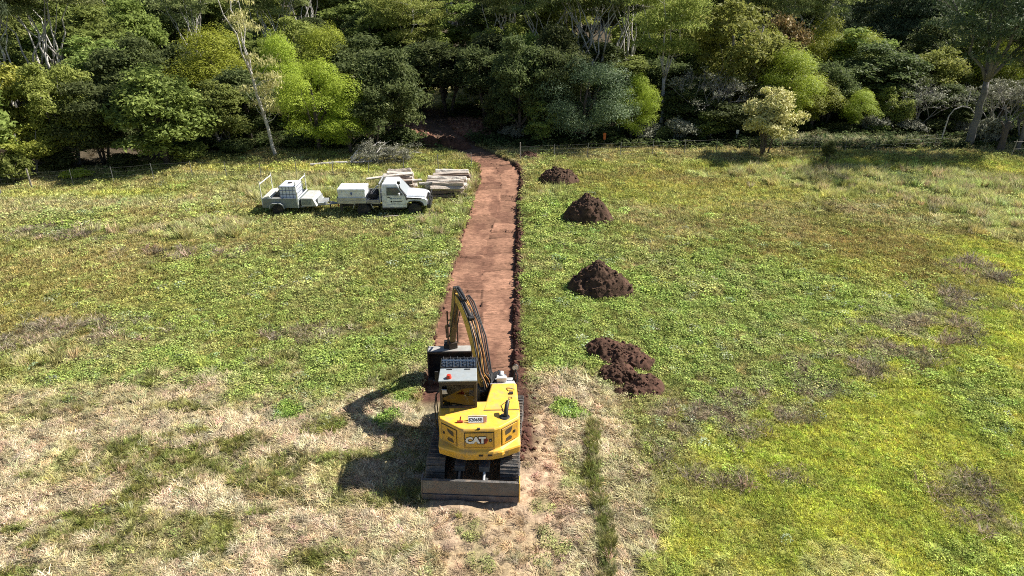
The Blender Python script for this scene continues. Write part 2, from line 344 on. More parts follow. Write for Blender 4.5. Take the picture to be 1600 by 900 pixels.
# ------------------------------------------------------------------ cut earth path
def earth_path():
    P = []; W = []
    seg = []
    for a, b in zip(PC[:-1], PC[1:]):
        L = math.hypot(b[0]-a[0], b[1]-a[1]); n = int(L/.07)
        for k in range(n): seg.append(a+(b-a)*k/n)
    seg = np.array(seg); k = np.ones(25)/25
    sm = np.array([np.convolve(np.pad(seg[:, j], 12, mode='edge'), k, mode='valid') for j in range(3)]).T
    sm = sm[sm[:, 1] > 18.6]
    d = np.gradient(sm[:, :2], axis=0); d /= np.linalg.norm(d, axis=1)[:, None]; nrm = np.c_[d[:, 1], -d[:, 0]]
    U = np.linspace(-1, 1, 61); s = np.arange(len(sm))*.07
    S, UU = np.meshgrid(s, U, indexing='ij')
    px = sm[:, 0][:, None] + nrm[:, 0][:, None]*UU*(sm[:, 2][:, None]+.1); py = sm[:, 1][:, None] + nrm[:, 1][:, None]*UU*(sm[:, 2][:, None]+.1)
    # scraped slabs: two lanes of bucket passes, each with its own small step and slope
    lane = (UU > .05+.12*np.sin(S*.35)).astype(float); q = S + lane*.37 + .16*np.sin(UU*3+S*.2)
    ln = .8 + .3*lane
    cell = np.floor(q/ln + .35*vn(q*.6, lane*9, 7)); fr = q/ln - np.floor(q/ln)
    r = _h(cell.astype(np.int64), lane.astype(np.int64), 33)
    z = .10*(r-.5) + .10*(fr-.5)*(.3+r) + .035*fbm(UU*5, S*5, 9, 4) + .03*fbm(UU*1.2, S*.25, 8, 2)
    z += .10*ss(.93, 1.0, np.abs(UU))
    zz = base_h(px, py) - .20 + z
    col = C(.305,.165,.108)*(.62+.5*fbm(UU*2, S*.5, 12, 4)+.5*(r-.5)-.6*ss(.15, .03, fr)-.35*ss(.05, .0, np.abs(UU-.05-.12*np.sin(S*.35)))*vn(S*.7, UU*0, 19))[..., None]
    dk = ss(.50, .66, fbm(UU*2.2, S*.9, 14, 4))[..., None]*.7; col = col*(1-dk)+C(.14,.07,.048)*dk
    far = ss(50.5, 54, py)[..., None]; col = col*(1-far)+C(.13,.085,.06)*far  # tree shade put into the path colour past the fence
    m = np.ones((len(s), 61)); i = (np.arange(len(s)-1)[:, None]*61+np.arange(60)[None]).ravel()
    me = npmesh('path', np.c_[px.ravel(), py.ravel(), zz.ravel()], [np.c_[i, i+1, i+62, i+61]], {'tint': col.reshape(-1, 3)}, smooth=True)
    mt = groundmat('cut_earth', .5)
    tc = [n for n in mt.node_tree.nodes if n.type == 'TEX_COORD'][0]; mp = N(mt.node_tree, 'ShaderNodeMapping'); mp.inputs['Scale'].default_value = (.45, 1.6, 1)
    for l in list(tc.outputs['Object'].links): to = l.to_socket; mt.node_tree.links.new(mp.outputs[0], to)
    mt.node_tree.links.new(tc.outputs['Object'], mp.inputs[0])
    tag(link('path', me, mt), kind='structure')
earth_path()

# ================================================================== GROUND COVER (instanced stuff)
def blades(seed, n, rad, h, w, lean=.35, comb=(0, 0), droop=.3, bare=0):
    rs = np.random.RandomState(seed); a = rs.rand(n)*2*PI; r = rad*np.sqrt(rs.rand(n)); b = np.c_[r*np.cos(a), r*np.sin(a), -.02+0*a]
    az = a + rs.randn(n)*.8; hh = h*(.45+.75*rs.rand(n)); ln = lean*hh*(.3+rs.rand(n))
    dirx = np.cos(az)*ln+comb[0]*hh*(.5+rs.rand(n)); diry = np.sin(az)*ln+comb[1]*hh*(.5+rs.rand(n))
    tip = b + np.c_[dirx, diry, hh*(1-.25*droop*rs.rand(n))]; mid = b + np.c_[dirx*.35, diry*.35, hh*.6]
    tw = rs.rand(n)*PI; sx = np.c_[np.cos(tw), np.sin(tw), 0*tw]*(w*(.6+.8*rs.rand(n)))[:, None]/2
    V = np.stack([b-sx, b+sx, mid-sx*.85, mid+sx*.85, tip], 1).reshape(-1, 3); o = np.arange(n)*5
    return V, [np.c_[o, o+1, o+3, o+2], np.c_[o+2, o+3, o+4]], np.repeat(rs.rand(n), 5)
def mats_(seed, n, L, h, w, rad):
    """flattened straw: long blades lying over each other, mostly along +x"""
    rs = np.random.RandomState(seed); a = rs.randn(n)*.8; b = (rs.rand(n, 3)-.5)*[2*rad, 1.6*rad, 0]; l = L*(.5+rs.rand(n)); hh = h*(.2+rs.rand(n))
    d = np.c_[np.cos(a), np.sin(a), 0*a]; s = np.c_[-np.sin(a), np.cos(a), .3+0*a]*(w*(.6+.8*rs.rand(n)))[:, None]/2
    mid = b + d*(l*.5)[:, None] + np.c_[0*a, 0*a, hh]; tip = b + d*l[:, None] + np.c_[0*a, 0*a, hh*rs.rand(n)*.7]
    V = np.stack([b-s, b+s, mid-s, mid+s, tip], 1).reshape(-1, 3); o = np.arange(n)*5
    return V, [np.c_[o, o+1, o+3, o+2], np.c_[o+2, o+3, o+4]], np.repeat(rs.rand(n), 5)
def leaves_(seed, n, rad, h, s):
    rs = np.random.RandomState(seed); a = rs.rand(n)*2*PI; r = rad*np.sqrt(rs.rand(n)); c = np.c_[r*np.cos(a), r*np.sin(a), h*(.15+.85*rs.rand(n))*(1-.5*(r/rad)**2)]
    nn = np.c_[rs.randn(n)*.45, rs.randn(n)*.45, np.ones(n)]; nn /= np.linalg.norm(nn, axis=1)[:, None]
    t = np.cross(nn, rs.randn(n, 3)); t /= np.linalg.norm(t, axis=1)[:, None]; u = np.cross(nn, t); sz = s*(.5+rs.rand(n))
    V = np.stack([c-t*sz[:, None], c+u*(sz*.55)[:, None], c+t*sz[:, None], c-u*(sz*.55)[:, None]], 1).reshape(-1, 3); o = np.arange(n)*4
    return V, [np.c_[o, o+1, o+2, o+3]], np.repeat(rs.rand(n), 4)
def clod_(seed):
    bm = bmesh.new(); bmesh.ops.create_icosphere(bm, subdivisions=2, radius=.5); rs = np.random.RandomState(seed)
    for v in bm.verts:
        p = v.co; k = .7+.6*float(fbm(np.array([p.x*2.5+seed]), np.array([p.y*2.5+p.z*3]), seed, 3)[0]); v.co = Vector((p.x*k, p.y*k*.85, p.z*k*.65))
    bm.verts.ensure_lookup_table(); V = np.array([v.co[:] for v in bm.verts]); Fc = np.array([[v.index for v in f.verts] for f in bm.faces]); bm.free()
    return V, [Fc], .3+.4*rs.rand(len(V))
TM = tuftmat('grass_blades', .3); TS = tuftmat('dry_blades', .2); TC = tuftmat('clods', 0.)
def proto_col(name, gens, m):
    c = bpy.data.collections.new(name)
    for i, g in enumerate(gens):
        V, Fq, r = g; me = npmesh(f'{name}_{i}', V, Fq, {'rnd': r}); me.materials.append(m); o = bpy.data.objects.new(f'{name}_{i}', me); c.objects.link(o)
    return c
def scatter(name, pc, n, x, y, scl, rz, tint, label, cat, tilt=.15, zoff=0.):
    k = len(x); rs = np.random.RandomState(len(name)*13+k % 1000)
    z = gh(x, y)+zoff; me = bpy.data.meshes.new(name); me.vertices.add(k); me.vertices.foreach_set('co', np.c_[x, y, z].astype(np.float32).ravel())
    def A(nm, t, d, key): a = me.attributes.new(nm, t, 'POINT'); a.data.foreach_set(key, d)
    A('scl', 'FLOAT', scl.astype(np.float32), 'value'); A('idx', 'INT', rs.randint(0, n, k).astype(np.int32), 'value')
    A('rot', 'FLOAT_VECTOR', np.c_[rs.randn(k)*tilt, rs.randn(k)*tilt, rz].astype(np.float32).ravel(), 'vector')
    A('tint', 'FLOAT_COLOR', np.c_[np.clip(tint, 0, 1), np.ones(k)].astype(np.float32).ravel(), 'color')
    o = link(name, me)
    g = bpy.data.node_groups.new(name, 'GeometryNodeTree'); g.interface.new_socket('Geometry', in_out='INPUT', socket_type='NodeSocketGeometry'); g.interface.new_socket('Geometry', in_out='OUTPUT', socket_type='NodeSocketGeometry')
    nd = g.nodes.new; L = g.links.new; gi = nd('NodeGroupInput'); go = nd('NodeGroupOutput'); ip = nd('GeometryNodeInstanceOnPoints'); ci = nd('GeometryNodeCollectionInfo')
    ci.inputs[0].default_value = pc; ci.inputs[1].default_value = True; ci.inputs[2].default_value = True
    def NA(nm, t): q = nd('GeometryNodeInputNamedAttribute'); q.data_type = t; q.inputs[0].default_value = nm; return q.outputs[0]
    L(gi.outputs[0], ip.inputs['Points']); L(ci.outputs[0], ip.inputs['Instance']); ip.inputs['Pick Instance'].default_value = True
    L(NA('idx', 'INT'), ip.inputs['Instance Index']); L(NA('rot', 'FLOAT_VECTOR'), ip.inputs['Rotation']); L(NA('scl', 'FLOAT'), ip.inputs['Scale']); L(ip.outputs[0], go.inputs[0])
    md = o.modifiers.new('scatter', 'NODES'); md.node_group = g
    tag(o, label, cat, kind='stuff'); return o

rsg = np.random.RandomState(3)
def pts(dens, y0, y1, cap=None):
    """random points over the field as wide as the view at that distance, a little over"""
    wd = 1.62*depth((y0+y1)/2)+9; n = int(dens*(y1-y0)*wd); y = y0+(y1-y0)*rsg.rand(n); x = (rsg.rand(n)-.5)*(1.62*np.array([depth(v) for v in y])+9); return x, y
bands = [(6.5,9,90),(9,14,110),(14,20,80),(20,27,52),(27,36,30),(36,46,19),(46,58,13)]
PX = []; PY = []; PS = []
for (a, b, d) in bands:
    x, y = pts(d, a, b); PX.append(x); PY.append(y); PS.append(np.full(len(x), math.sqrt(80/d)))
PX = np.concatenate(PX); PY = np.concatenate(PY); PS = np.concatenate(PS)
sd_, hw_, al_ = path_d(PX, PY); Wf = fields(PX, PY); CF = colour(PX, PY)
onpath = (np.abs(sd_) < hw_+.05) & (PY > 18.2)
tr = lambda cx, cy, hx, hy: (np.abs(PX-cx) < hx) & (np.abs(PY-cy) < hy)
block = onpath | tr(-1.07, 16.4, 1.35, 2.4)
R = rsg.rand(len(PX)); keep = ~block & (R > Wf['soil']*1.0) & (rsg.rand(len(PX)) > Wf['scuff']*.85) & (rsg.rand(len(PX)) > Wf['dig']) & (rsg.rand(len(PX)) > Wf['litter']*(1-Wf['clear'])*.9)
isstraw = (rsg.rand(len(PX)) < np.clip(Wf['straw']*1.15, 0, .97)) & (Wf['ridge'] < .4) & (rsg.rand(len(PX)) > Wf['tuss']*.75) & (Wf['wst'] < .4)
patchy = fbm(PX/.55, PY/.55, 121, 3)
isweed = (rsg.rand(len(PX)) < np.maximum(Wf['weed']*ss(.36, .5, patchy)*1.0+.05*(1-Wf['yellow']), Wf['wst'])) & ~isstraw & (Wf['ridge'] < .4)
isbrown = (rsg.rand(len(PX)) < Wf['brown']*.5*ss(.38,.55,fbm(PX/.8,PY/.8,106,4))) & ~isstraw & ~isweed
istall = ((rsg.rand(len(PX)) < np.maximum(np.maximum(Wf['tall']*.55*ss(.40, .58, fbm(PX/1.1, PY/1.1, 125, 3))*1.6, np.maximum(Wf['tuss']*.6, Wf['ridge'])), Wf['pale']*(PY > 50)))) & ~isstraw & ~isweed & ~isbrown
def J(c, a=.22): k = 1+a*rsg.randn(len(c), 1); return np.clip(c*np.clip(k, .5, 1.7)*(1+.06*rsg.randn(len(c), 3)), .01, .9)
flow = lambda x, y: 2.55+2.2*(fbm(x/3, y/3, 131, 3)-.5)+.35*rsg.randn(len(x))
# short grass
m = keep & ~isstraw & ~isweed & ~isbrown & ~istall
pc = proto_col('grass_tuft', [blades(i, 46, .13, .085, .016, .8, droop=1) for i in range(4)], TM)
scatter('short_grass', pc, 4, PX[m], PY[m], PS[m]*(.8+.5*rsg.rand(m.sum())), rsg.rand(m.sum())*6.28, J(CF[m]*1.12), 'short green and olive grass covering the paddock', 'grass')
# flattened dry straw
m = keep & isstraw & (rsg.rand(len(PX)) < .8)
pc = proto_col('straw_mat', [mats_(20+i, 60, .20, .04, .008, .17) for i in range(4)], TS)
sc = CF[m]; br = rsg.rand(m.sum())[:, None]; sc = sc*(.85+.35*br)+C(.05,.04,.03)*(br > .7)
scatter('dry_straw', pc, 4, PX[m], PY[m], PS[m]*(.8+.5*rsg.rand(m.sum())), flow(PX[m], PY[m]), J(sc, .25), 'flattened pale dry straw around the excavator', 'straw', tilt=.22)
# standing dead stalks on the straw
m2 = m & (rsg.rand(len(PX)) < .24)
pc = proto_col('dry_tuft', [blades(40+i, 26, .10, .15, .010, .9, comb=(.5, 0), droop=1) for i in range(3)], TS)
scatter('dry_tufts', pc, 3, PX[m2], PY[m2], PS[m2]*(.6+.7*rsg.rand(m2.sum())), flow(PX[m2], PY[m2]), J(CF[m2]*C(.95,.9,.78), .3), 'wispy dry grass standing in the flattened straw', 'dry grass')
# broad leaved weeds
m = keep & isweed
pc = proto_col('weed', [leaves_(60+i, 60, .17, .13, .022) for i in range(4)], TM)
wc = CF[m]*.6+C(.28,.38,.09)*.4*(.7+.7*fbm(PX[m]/1.5, PY[m]/1.5, 141, 3)[:, None])
wc = np.where((rsg.rand(m.sum()) < .03*(PY[m] < 45))[:, None], C(.34,.38,.24), wc)
scatter('weeds', pc, 4, PX[m], PY[m], PS[m]*(.7+.7*rsg.rand(m.sum())), rsg.rand(m.sum())*6.28, J(wc, .25), 'bright green broad leaved weeds spreading over the grass', 'weeds')
# dead brown herbage
m = keep & isbrown
pc = proto_col('dead_herb', [blades(80+i, 40, .13, .17, .012, 1.2, droop=1) for i in range(3)], TS)
scatter('dead_weeds', pc, 3, PX[m], PY[m], PS[m]*(.7+.8*rsg.rand(m.sum())), rsg.rand(m.sum())*6.28, J(C(.34,.28,.20)*(.7+.6*fbm(PX[m], PY[m], 143, 3)[:, None]), .3), 'patches of dead brown weeds in the green paddock', 'dead weeds')
# long grass
m = keep & istall
pc = proto_col('tall_grass', [blades(100+i, 60, .16, .40, .016, .55, comb=(-.12, 0), droop=.8) for i in range(4)], TM)
tc_ = np.where((Wf['tuss'][m] > .4)[:, None], C(.26,.27,.08)*(.65+.7*rsg.rand(m.sum(), 1)), CF[m]*1.05); tc_ = np.where((rsg.rand(m.sum()) < .28)[:, None], C(.50,.43,.26), tc_)
ts = np.where(PY[m] < 20, .55, .9)*(.6+.7*rsg.rand(m.sum()))*np.minimum(PS[m], 1.5)
scatter('long_grass', pc, 4, PX[m], PY[m], ts, rsg.rand(m.sum())*6.28, J(tc_, .2), 'long green grass in tussocks and along the far edge', 'long grass')
# soil clods: beside the cut path and on the dug bank
k = 3800; s_ = rsg.rand(k)*(49-16)+16; s_ = 16+(s_-16)**1.35/(33**.35)
side = rsg.rand(k); cx = np.interp(s_, PC[:, 1], PC[:, 0]); hw = np.interp(s_, PC[:, 1], PC[:, 2]); nr = ss(27, 19, s_)
off = np.where(side < .8, hw+.0+(.22+.42*nr)*rsg.randn(k)*.6+.12, -(hw+.08*rsg.randn(k)+.0)); x = cx+off
gapn = fbm(s_*.9, s_*0, 151, 3); off = np.where(side < .8, hw+(off-hw)*(.45+2.2*np.clip(gapn-.3, 0, 1)), off); x = cx+off
ok = (rsg.rand(k) < .25+1.6*ss(.38, .62, gapn)) & (np.abs(off) > hw-.22) & ~((side >= .8) & (s_ < 19.5))
k2 = 700; x2 = -5.8+8*(rsg.rand(k2)-.5); y2 = 62+8*(rsg.rand(k2)-.5)
xx = np.r_[x[ok], x2]; yy = np.r_[s_[ok], y2]; sz = np.r_[.03+.17*rsg.rand(ok.sum())**3, .15+.35*rsg.rand(k2)**2]
pc = proto_col('clod', [clod_(i) for i in range(4)], TC)
scatter('soil_clods', pc, 4, xx, yy, sz, rsg.rand(len(xx))*6.28, J(np.where((yy > 55)[:, None], C(.20,.11,.075), C(.085,.042,.031))*np.ones((len(xx), 1)), .3), 'dark broken soil clods along the edges of the cut path', 'soil', tilt=.6, zoff=0.)
# leaf litter and low undergrowth inside the wood
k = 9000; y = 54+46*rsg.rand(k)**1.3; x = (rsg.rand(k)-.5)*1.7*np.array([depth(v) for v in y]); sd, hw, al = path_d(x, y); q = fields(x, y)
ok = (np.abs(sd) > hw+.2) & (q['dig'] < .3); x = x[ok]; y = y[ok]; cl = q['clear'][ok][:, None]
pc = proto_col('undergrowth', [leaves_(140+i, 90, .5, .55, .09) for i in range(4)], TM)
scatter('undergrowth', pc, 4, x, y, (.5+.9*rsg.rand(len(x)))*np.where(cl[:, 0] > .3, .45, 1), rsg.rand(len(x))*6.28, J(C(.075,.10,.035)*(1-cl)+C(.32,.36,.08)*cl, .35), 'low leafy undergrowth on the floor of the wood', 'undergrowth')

# ================================================================== SOIL MOUNDS
SOIL = mat('heaped_soil', (.070,.043,.029), .95, var=.5, scale=5, dirt=(.15,.085,.06), dscale=1.6, damt=.6, bump=1., bscale=14, spec=.1)
SOILR = mat('heaped_red_soil', (.075,.042,.029), .95, var=.5, scale=5, dirt=(.14,.072,.052), dscale=1.6, damt=.6, bump=1., bscale=14, spec=.1)
CL = [clod_(i) for i in range(4)]
def mound(px, py, w, h, label, seed, m=SOIL, peaks=((0, 0, 1, 1),), asp=.85, power=.95):
    cx, cy = gp(px, py); n, k = 46, 96; V = []; zb = H1(cx, cy)
    rr = np.linspace(0, 1.12, n)[:, None]; tt = np.linspace(0, 2*PI, k, endpoint=False)[None]
    x = rr*np.cos(tt)*w/2; y = rr*np.sin(tt)*w/2*asp
    z = np.zeros_like(x)
    for (ax_, ay, ph, pw) in peaks:
        d = np.hypot((x-ax_*w/2)/(w/2*pw), (y-ay*w/2)/(w/2*asp*pw)) + .32*(fbm(x*1.1+seed, y*1.1, seed, 3)-.5)
        z = np.maximum(z, h*ph*np.clip(1-np.clip(d, 0, 2)**1.3, 0, 1)**power)
    z = h*(1-np.exp(-1.9*z/h))/(1-math.exp(-1.9))
    rg = np.abs(fbm(x*3.2+seed, y*3.2, seed+5, 4)-.5)*2
    z = z*(1+.55*(fbm(x*1.3, y*1.6+seed, seed+3, 3)-.5)) + (.22*rg+.12*(fbm(x*7, y*7, seed+9, 3)-.5)-.05)*ss(0, .2, z)
    z = z - .05*ss(.02, 0, z)
    zw = gh((x+cx).ravel(), (y+cy).ravel()).reshape(x.shape)-zb-.03
    V = np.c_[x.ravel(), y.ravel(), (z+zw).ravel()]; i = (np.arange(n-1)[:, None]*k+np.arange(k)[None]); j = (np.arange(n-1)[:, None]*k+(np.arange(k)[None]+1) % k)
    rs = np.random.RandomState(seed); nc = int(330*w/3); Vs = [V]; Fs = [np.c_[i.ravel(), j.ravel(), (j+k).ravel(), (i+k).ravel()]]; o_ = len(V); T3 = []
    for q in range(nc):
        cv, cf, _ = CL[q % 4]; ri = rs.rand()**.7; tk = rs.randint(0, k); ii = min(int(ri*1.05*(n-1)), n-1); s = (.04+.14*rs.rand()**2.8)*(1 if ri < .9 else .7); a = rs.rand()*6.28
        p = V[ii*k+tk]+[0, 0, s*.12]; ca, sa = math.cos(a), math.sin(a); Vs.append(np.c_[cv[:, 0]*ca-cv[:, 1]*sa, cv[:, 0]*sa+cv[:, 1]*ca, cv[:, 2]]*s+p); T3.append(cf[0]+o_); o_ += len(cv)
    me = npmesh('soil_mound', np.concatenate(Vs), Fs+[np.concatenate(T3)], smooth=False)
    o = link('soil_mound', me, m, loc=(cx, cy, zb)); tag(o, label, 'soil mound', 'mounds of dug soil beside the path'); return o
mound(873, 283, 2.9, 1.0, 'small dark soil mound right of the path, the farthest one before the fence', 3)
mound(918, 342, 3.1, 1.36, 'tall sharp-peaked dark soil mound, second from the fence, right of the path', 8, peaks=((-.10, 0, 1, .62), (.0, 0, .82, 1), (.3, -.15, .5, .7)))
mound(938, 452, 3.05, 1.18, 'large dark soil mound in the middle of the row right of the path', 15, peaks=((-.16, .05, 1, .72), (-.05, 0, .72, 1), (.38, -.2, .5, .62)))
mound(966, 558, 2.7, .50, 'low flattened reddish soil heap, farther of the two nearest the excavator', 23, SOILR, peaks=((-.35, .3, 1, .6), (.05, .0, .7, .8), (.5, -.3, .7, .5)), asp=.9)
mound(984, 598, 2.4, .40, 'low flattened reddish soil heap, closest of all to the camera', 29, SOILR, peaks=((-.3, .3, 1, .65), (.4, -.25, .8, .6), (-.1, -.5, .4, .5)), asp=.9)
mound(827, 246, 1.8, .38, 'little soil heap in the shade just behind the right fence end', 37, SOILR)
mound(690, 229, 5.0, .9, 'broken bank of red earth in the shade left of the path behind the fence', 43, SOILR, peaks=((-.4, 0, .8, .6), (.3, .1, 1, .7)), asp=.5)
# ================================================================== EXCAVATOR
YEL = mat('yellow_paint', (.80,.445,.05), .42, var=.14, scale=5, dirt=(.44,.30,.15), dscale=3.4, damt=.8, coat=.15)
YELD = mat('yellow_panel', (.72,.39,.04), .45, var=.14, scale=5, dirt=(.36,.25,.12), dscale=4, damt=.75, coat=.1)
BLK = mat('black_steel', (.018,.018,.02), .5, var=.4, scale=8, dirt=(.10,.08,.06), dscale=3, damt=.5)
RUB = mat('black_rubber', (.02,.02,.021), .62, var=.4, scale=12)
MUD = mat('muddy_steel', (.11,.105,.10), .7, metal=.2, var=.5, scale=6, dirt=(.30,.21,.14), dscale=3, damt=.7, bump=.5)
WORN = mat('worn_steel', (.16,.16,.165), .5, metal=.6, var=.4, scale=5, dirt=(.16,.10,.07), dscale=2.5, damt=.8, bump=.3)
GREY = mat('grey_roof_paint', (.27,.30,.31), .5, var=.18, scale=5, dirt=(.30,.27,.22), dscale=6, damt=.4)
LGREY = mat('light_grey_metal', (.55,.55,.55), .5, metal=.2, var=.25, scale=9, dirt=(.2,.17,.13), damt=.5)
RED = mat('red_plastic', (.55,.045,.02), .35); WHT = mat('white_marking', (.82,.82,.82), .5, var=.05); INK = mat('dark_marking', (.03,.025,.022), .6, var=.2)
CHROME = mat('bright_rod', (.6,.6,.6), .2, metal=1., var=.1); ORG = mat('orange_hose', (.42,.19,.05), .5); GRIL = mat('grille_mesh', (.09,.065,.035), .7, var=.6, scale=60)
CLR = clearglass('cab_glass'); SEAT = mat('brown_seat', (.20,.12,.06), .8); FLR = mat('cab_floor', (.13,.08,.045), .8)
DGL = glass('dark_glass', (.03,.05,.085))  # blue sky reflection put into the glass colour

EX = empty('excavator', (-1.0, 16.75, 0), math.radians(-3), 'yellow excavator standing at the near end of the cut earth path, seen from behind', 'excavator')
zg = H1(-1.07, 16.4); EX.location.z = zg
Minv = (Matrix.Translation(EX.location) @ Matrix.Rotation(math.radians(-3), 4, 'Z')).inverted()
def Lc(x, y, z): return Minv @ Vector((x, y, z+zg))

# tracks
def track(sx):
    cx = sx*1.03; r = .36; y0, y1 = -1.58, 1.40; zc = r+.03
    per = 2*(y1-y0)+2*PI*r; n = 48; mb = MB()
    for k in range(n):
        s = per*k/n
        if s < y1-y0: p = (y0+s, zc+r); t = 0
        elif s < y1-y0+PI*r: a = (s-(y1-y0))/r; p = (y1+r*math.sin(a), zc+r*math.cos(a)); t = -a
        elif s < 2*(y1-y0)+PI*r: p = (y1-(s-(y1-y0)-PI*r), zc-r); t = -PI
        else: a = (s-2*(y1-y0)-PI*r)/r; p = (y0-r*math.sin(a), zc-r*math.cos(a)); t = -PI-a
        R = Matrix.Rotation(t, 3, 'X')
        mb.obx((cx, p[0], p[1]), (.53, per/n*.93, .035), R)
        mb.obx(Vector((cx, p[0], p[1]))+R @ Vector((0, -.045, .032)), (.50, .018, .035), R)
        mb.obx(Vector((cx, p[0], p[1]))+R @ Vector((0, .045, .026)), (.50, .014, .022), R)
        mb.obx(Vector((cx, p[0], p[1]))+R @ Vector((0, 0, -.045)), (.16, per/n*.7, .06), R)
    t = mb.build('track', MUD, EX, bevel=.004, seg=1)
    f = MB(); f.bx(cx-.11, cx+.11, y0, y1, zc-.16, zc+.17); f.bx(cx-.16, cx+.16, y0+.25, y1-.25, zc-.10, zc+.08); f.build('track_frame', BLK, t, bevel=.02)
    for (nm, yy) in (('sprocket', y0), ('idler', y1)):
        g = MB(); g.lathe([(0, cx-.1), (.28, cx-.1), (.30, cx-.03), (.30, cx+.03), (.28, cx+.1), (0, cx+.1)], (0, yy, zc), 28, 'x'); g.build(nm, BLK, t)
    for k in range(6):
        yy = y0+.45+k*.41; g = MB(); g.lathe([(0, cx-.12), (.10, cx-.12), (.10, cx+.12), (0, cx+.12)], (0, yy, .18), 16, 'x'); g.build('roller', BLK, t)
for sx in (-1, 1): track(sx)
m = MB(); m.bx(-.78, .78, -.62, .62, .42, .60); m.bx(-.42, .42, -1.05, 1.0, .38, .66); m.lathe([(0, .6), (.62, .6), (.62, .72), (.56, .72), (.56, .86), (0, .86)], (0, 0, 0), 40)
m.build('undercarriage', BLK, EX, bevel=.015)
# dozer blade, concave towards the machine's rear side (facing the camera)
bl = MB(); prof = [(y-.30, z) for y, z in [(-2.02, .04), (-2.10, .05), (-2.13, .20), (-2.10, .38), (-2.05, .60), (-2.00, .60), (-2.05, .38), (-2.075, .20), (-2.06, .11)]]
bl.prism(prof, 0, -1.31, 1.31); BL = bl.build('dozer_blade', WORN, EX, bevel=.004)
e = MB(); e.bx(-1.31, 1.31, -2.455, -2.432, .035, .22); e.build('cutting_edge', mat('edge_steel', (.10,.115,.16), .35, metal=.7, var=.4, dirt=(.12,.08,.06)), BL, bevel=.003)
e = MB(); e.bx(-1.31, 1.31, -2.36, -2.27, .595, .615); e.build('top_rail', MUD, BL, bevel=.004)
for sx in (-1, 1):
    e = MB(); e.prism([(-2.45, .03), (-2.10, .03), (-2.10, .66), (-2.28, .66), (-2.36, .61), (-2.45, .2)], 0, sx*1.312, sx*1.337)
    e.build('end_plate', YEL if sx > 0 else WORN, BL, bevel=.003)
    a = MB(); a.tube([(sx*.36, -2.3, .30), (sx*.36, -1.5, .50), (sx*.36, -.8, .52)], [.085, .10, .11], 4); a.build('blade_arm', BLK, EX, bevel=.01)
    a = MB(); a.tube([(sx*.34, -2.28, .46), (sx*.34, -1.88, .62)], .035, 10); a.build('lift_rod', LGREY if sx > 0 else MUD, EX)
    a = MB(); a.tube([(sx*.34, -1.88, .62), (sx*.34, -1.2, .84)], .07, 12); a.bx(sx*.34-.14, sx*.34+.14, -1.95, -1.60, .62, .78); a.build('lift_cylinder', mat('mud_blue_steel', (.06,.07,.085), .6, var=.5, dirt=(.2,.15,.11), damt=.7), EX, bevel=.01)
# upper structure (turned 5 deg)
UR = Matrix.Rotation(math.radians(5), 4, 'Z')
UM = Matrix.Translation((0.05, 0, 0)) @ UR
def UB(): return MB(UM)
def outline(k):
    """k: 0 bottom edge .. ; returns ring of 21 rear points + front"""
def ring(z, w, yc, yr, pts_=None, front=.95):
    pts_ = pts_ or []
    return pts_
def facet(z, s=1., dy=0.):   # faceted rear with three panels
    key = [(-1.13*s, -.55), (-1.13*s, -1.18+dy), (-1.09*s, -1.33+dy), (-.56*s, -1.77+dy), (-.42*s, -1.84+dy), (.42*s, -1.84+dy), (.56*s, -1.77+dy), (1.09*s, -1.33+dy), (1.13*s, -1.18+dy), (1.13*s, -.55)]
    return [(x, y, z) for x, y in key]
def arc(z, s=1., dy=0.):     # rounded skirt
    xs = [-1.13, -1.13, -1.08, -.62, -.38, .38, .62, 1.08, 1.13, 1.13]
    return [(x*s, (-.55 if i in (0, 9) else -(1.98**2-x*x)**.5*1.0+dy+.03), z) for i, x in enumerate(xs)]
b = UB(); b.loft([arc(.92, .93, .10), arc(.98, .99, .02), arc(1.20, 1.0, -.02), arc(1.25, 1.0, .0), facet(1.30, 1.0), facet(1.92, 1.0), facet(1.965, .98, .03)])
BODY = b.build('counterweight', YEL, EX, bevel=.018, seg=3)
b = UB(); b.prism([(-.57, .80), (.98, .80), (.98, 1.05), (-.57, 1.05)], 0, -1.13, 1.13); b.build('upper_deck', BLK, EX, bevel=.02)
# bumper step in the skirt
b = UB(); b.prism([(-.35, -1.93), (.62, -1.90), (.72, -1.80), (.5, -1.7), (-.3, -1.75)], 2, 1.10, 1.23); b.build('counterweight_step', YEL, BODY, bevel=.02)
for q_ in (-.02, .22): b = UB(); b.bx(q_, q_+.12, -1.94, -1.922, 1.13, 1.19); b.build('lifting_slot', INK, BODY)
# three doors: thin proud plates over a dark seam
def panel(x0, y0, x1, y1, z0, z1, name, inset=.03):
    v = Vector((x1-x0, y1-y0, 0)); Ln = v.length; ex = v.normalized(); out = Vector((ex.y, -ex.x, 0))
    if out.y > 0: out = -out
    F4 = UM @ Matrix(((ex.x, 0, out.x, (x0+x1)/2), (ex.y, 0, out.y, (y0+y1)/2), (0, 1, 0, (z0+z1)/2), (0, 0, 0, 1)))
    w, h = Ln, z1-z0
    s = MB(F4); s.bx(-w/2, w/2, -h/2, h/2, .001, .006); s.build('door_seam', INK, BODY)
    s = MB(F4); s.bx(-w/2+.020, w/2-.020, -h/2+.020, h/2-.020, .0, .022); p = s.build(name, YELD, BODY, bevel=.006)
    return F4, w, h, p
Fc, w_, h_, P1 = panel(-.40, -1.84, .40, -1.84, 1.36, 1.87, 'rear_door')
Fl, wl, hl, P2 = panel(-1.04, -1.375, -.60, -1.735, 1.33, 1.88, 'left_service_door')
Fr, wr, hr, P3 = panel(.60, -1.735, 1.04, -1.375, 1.33, 1.88, 'right_service_door')
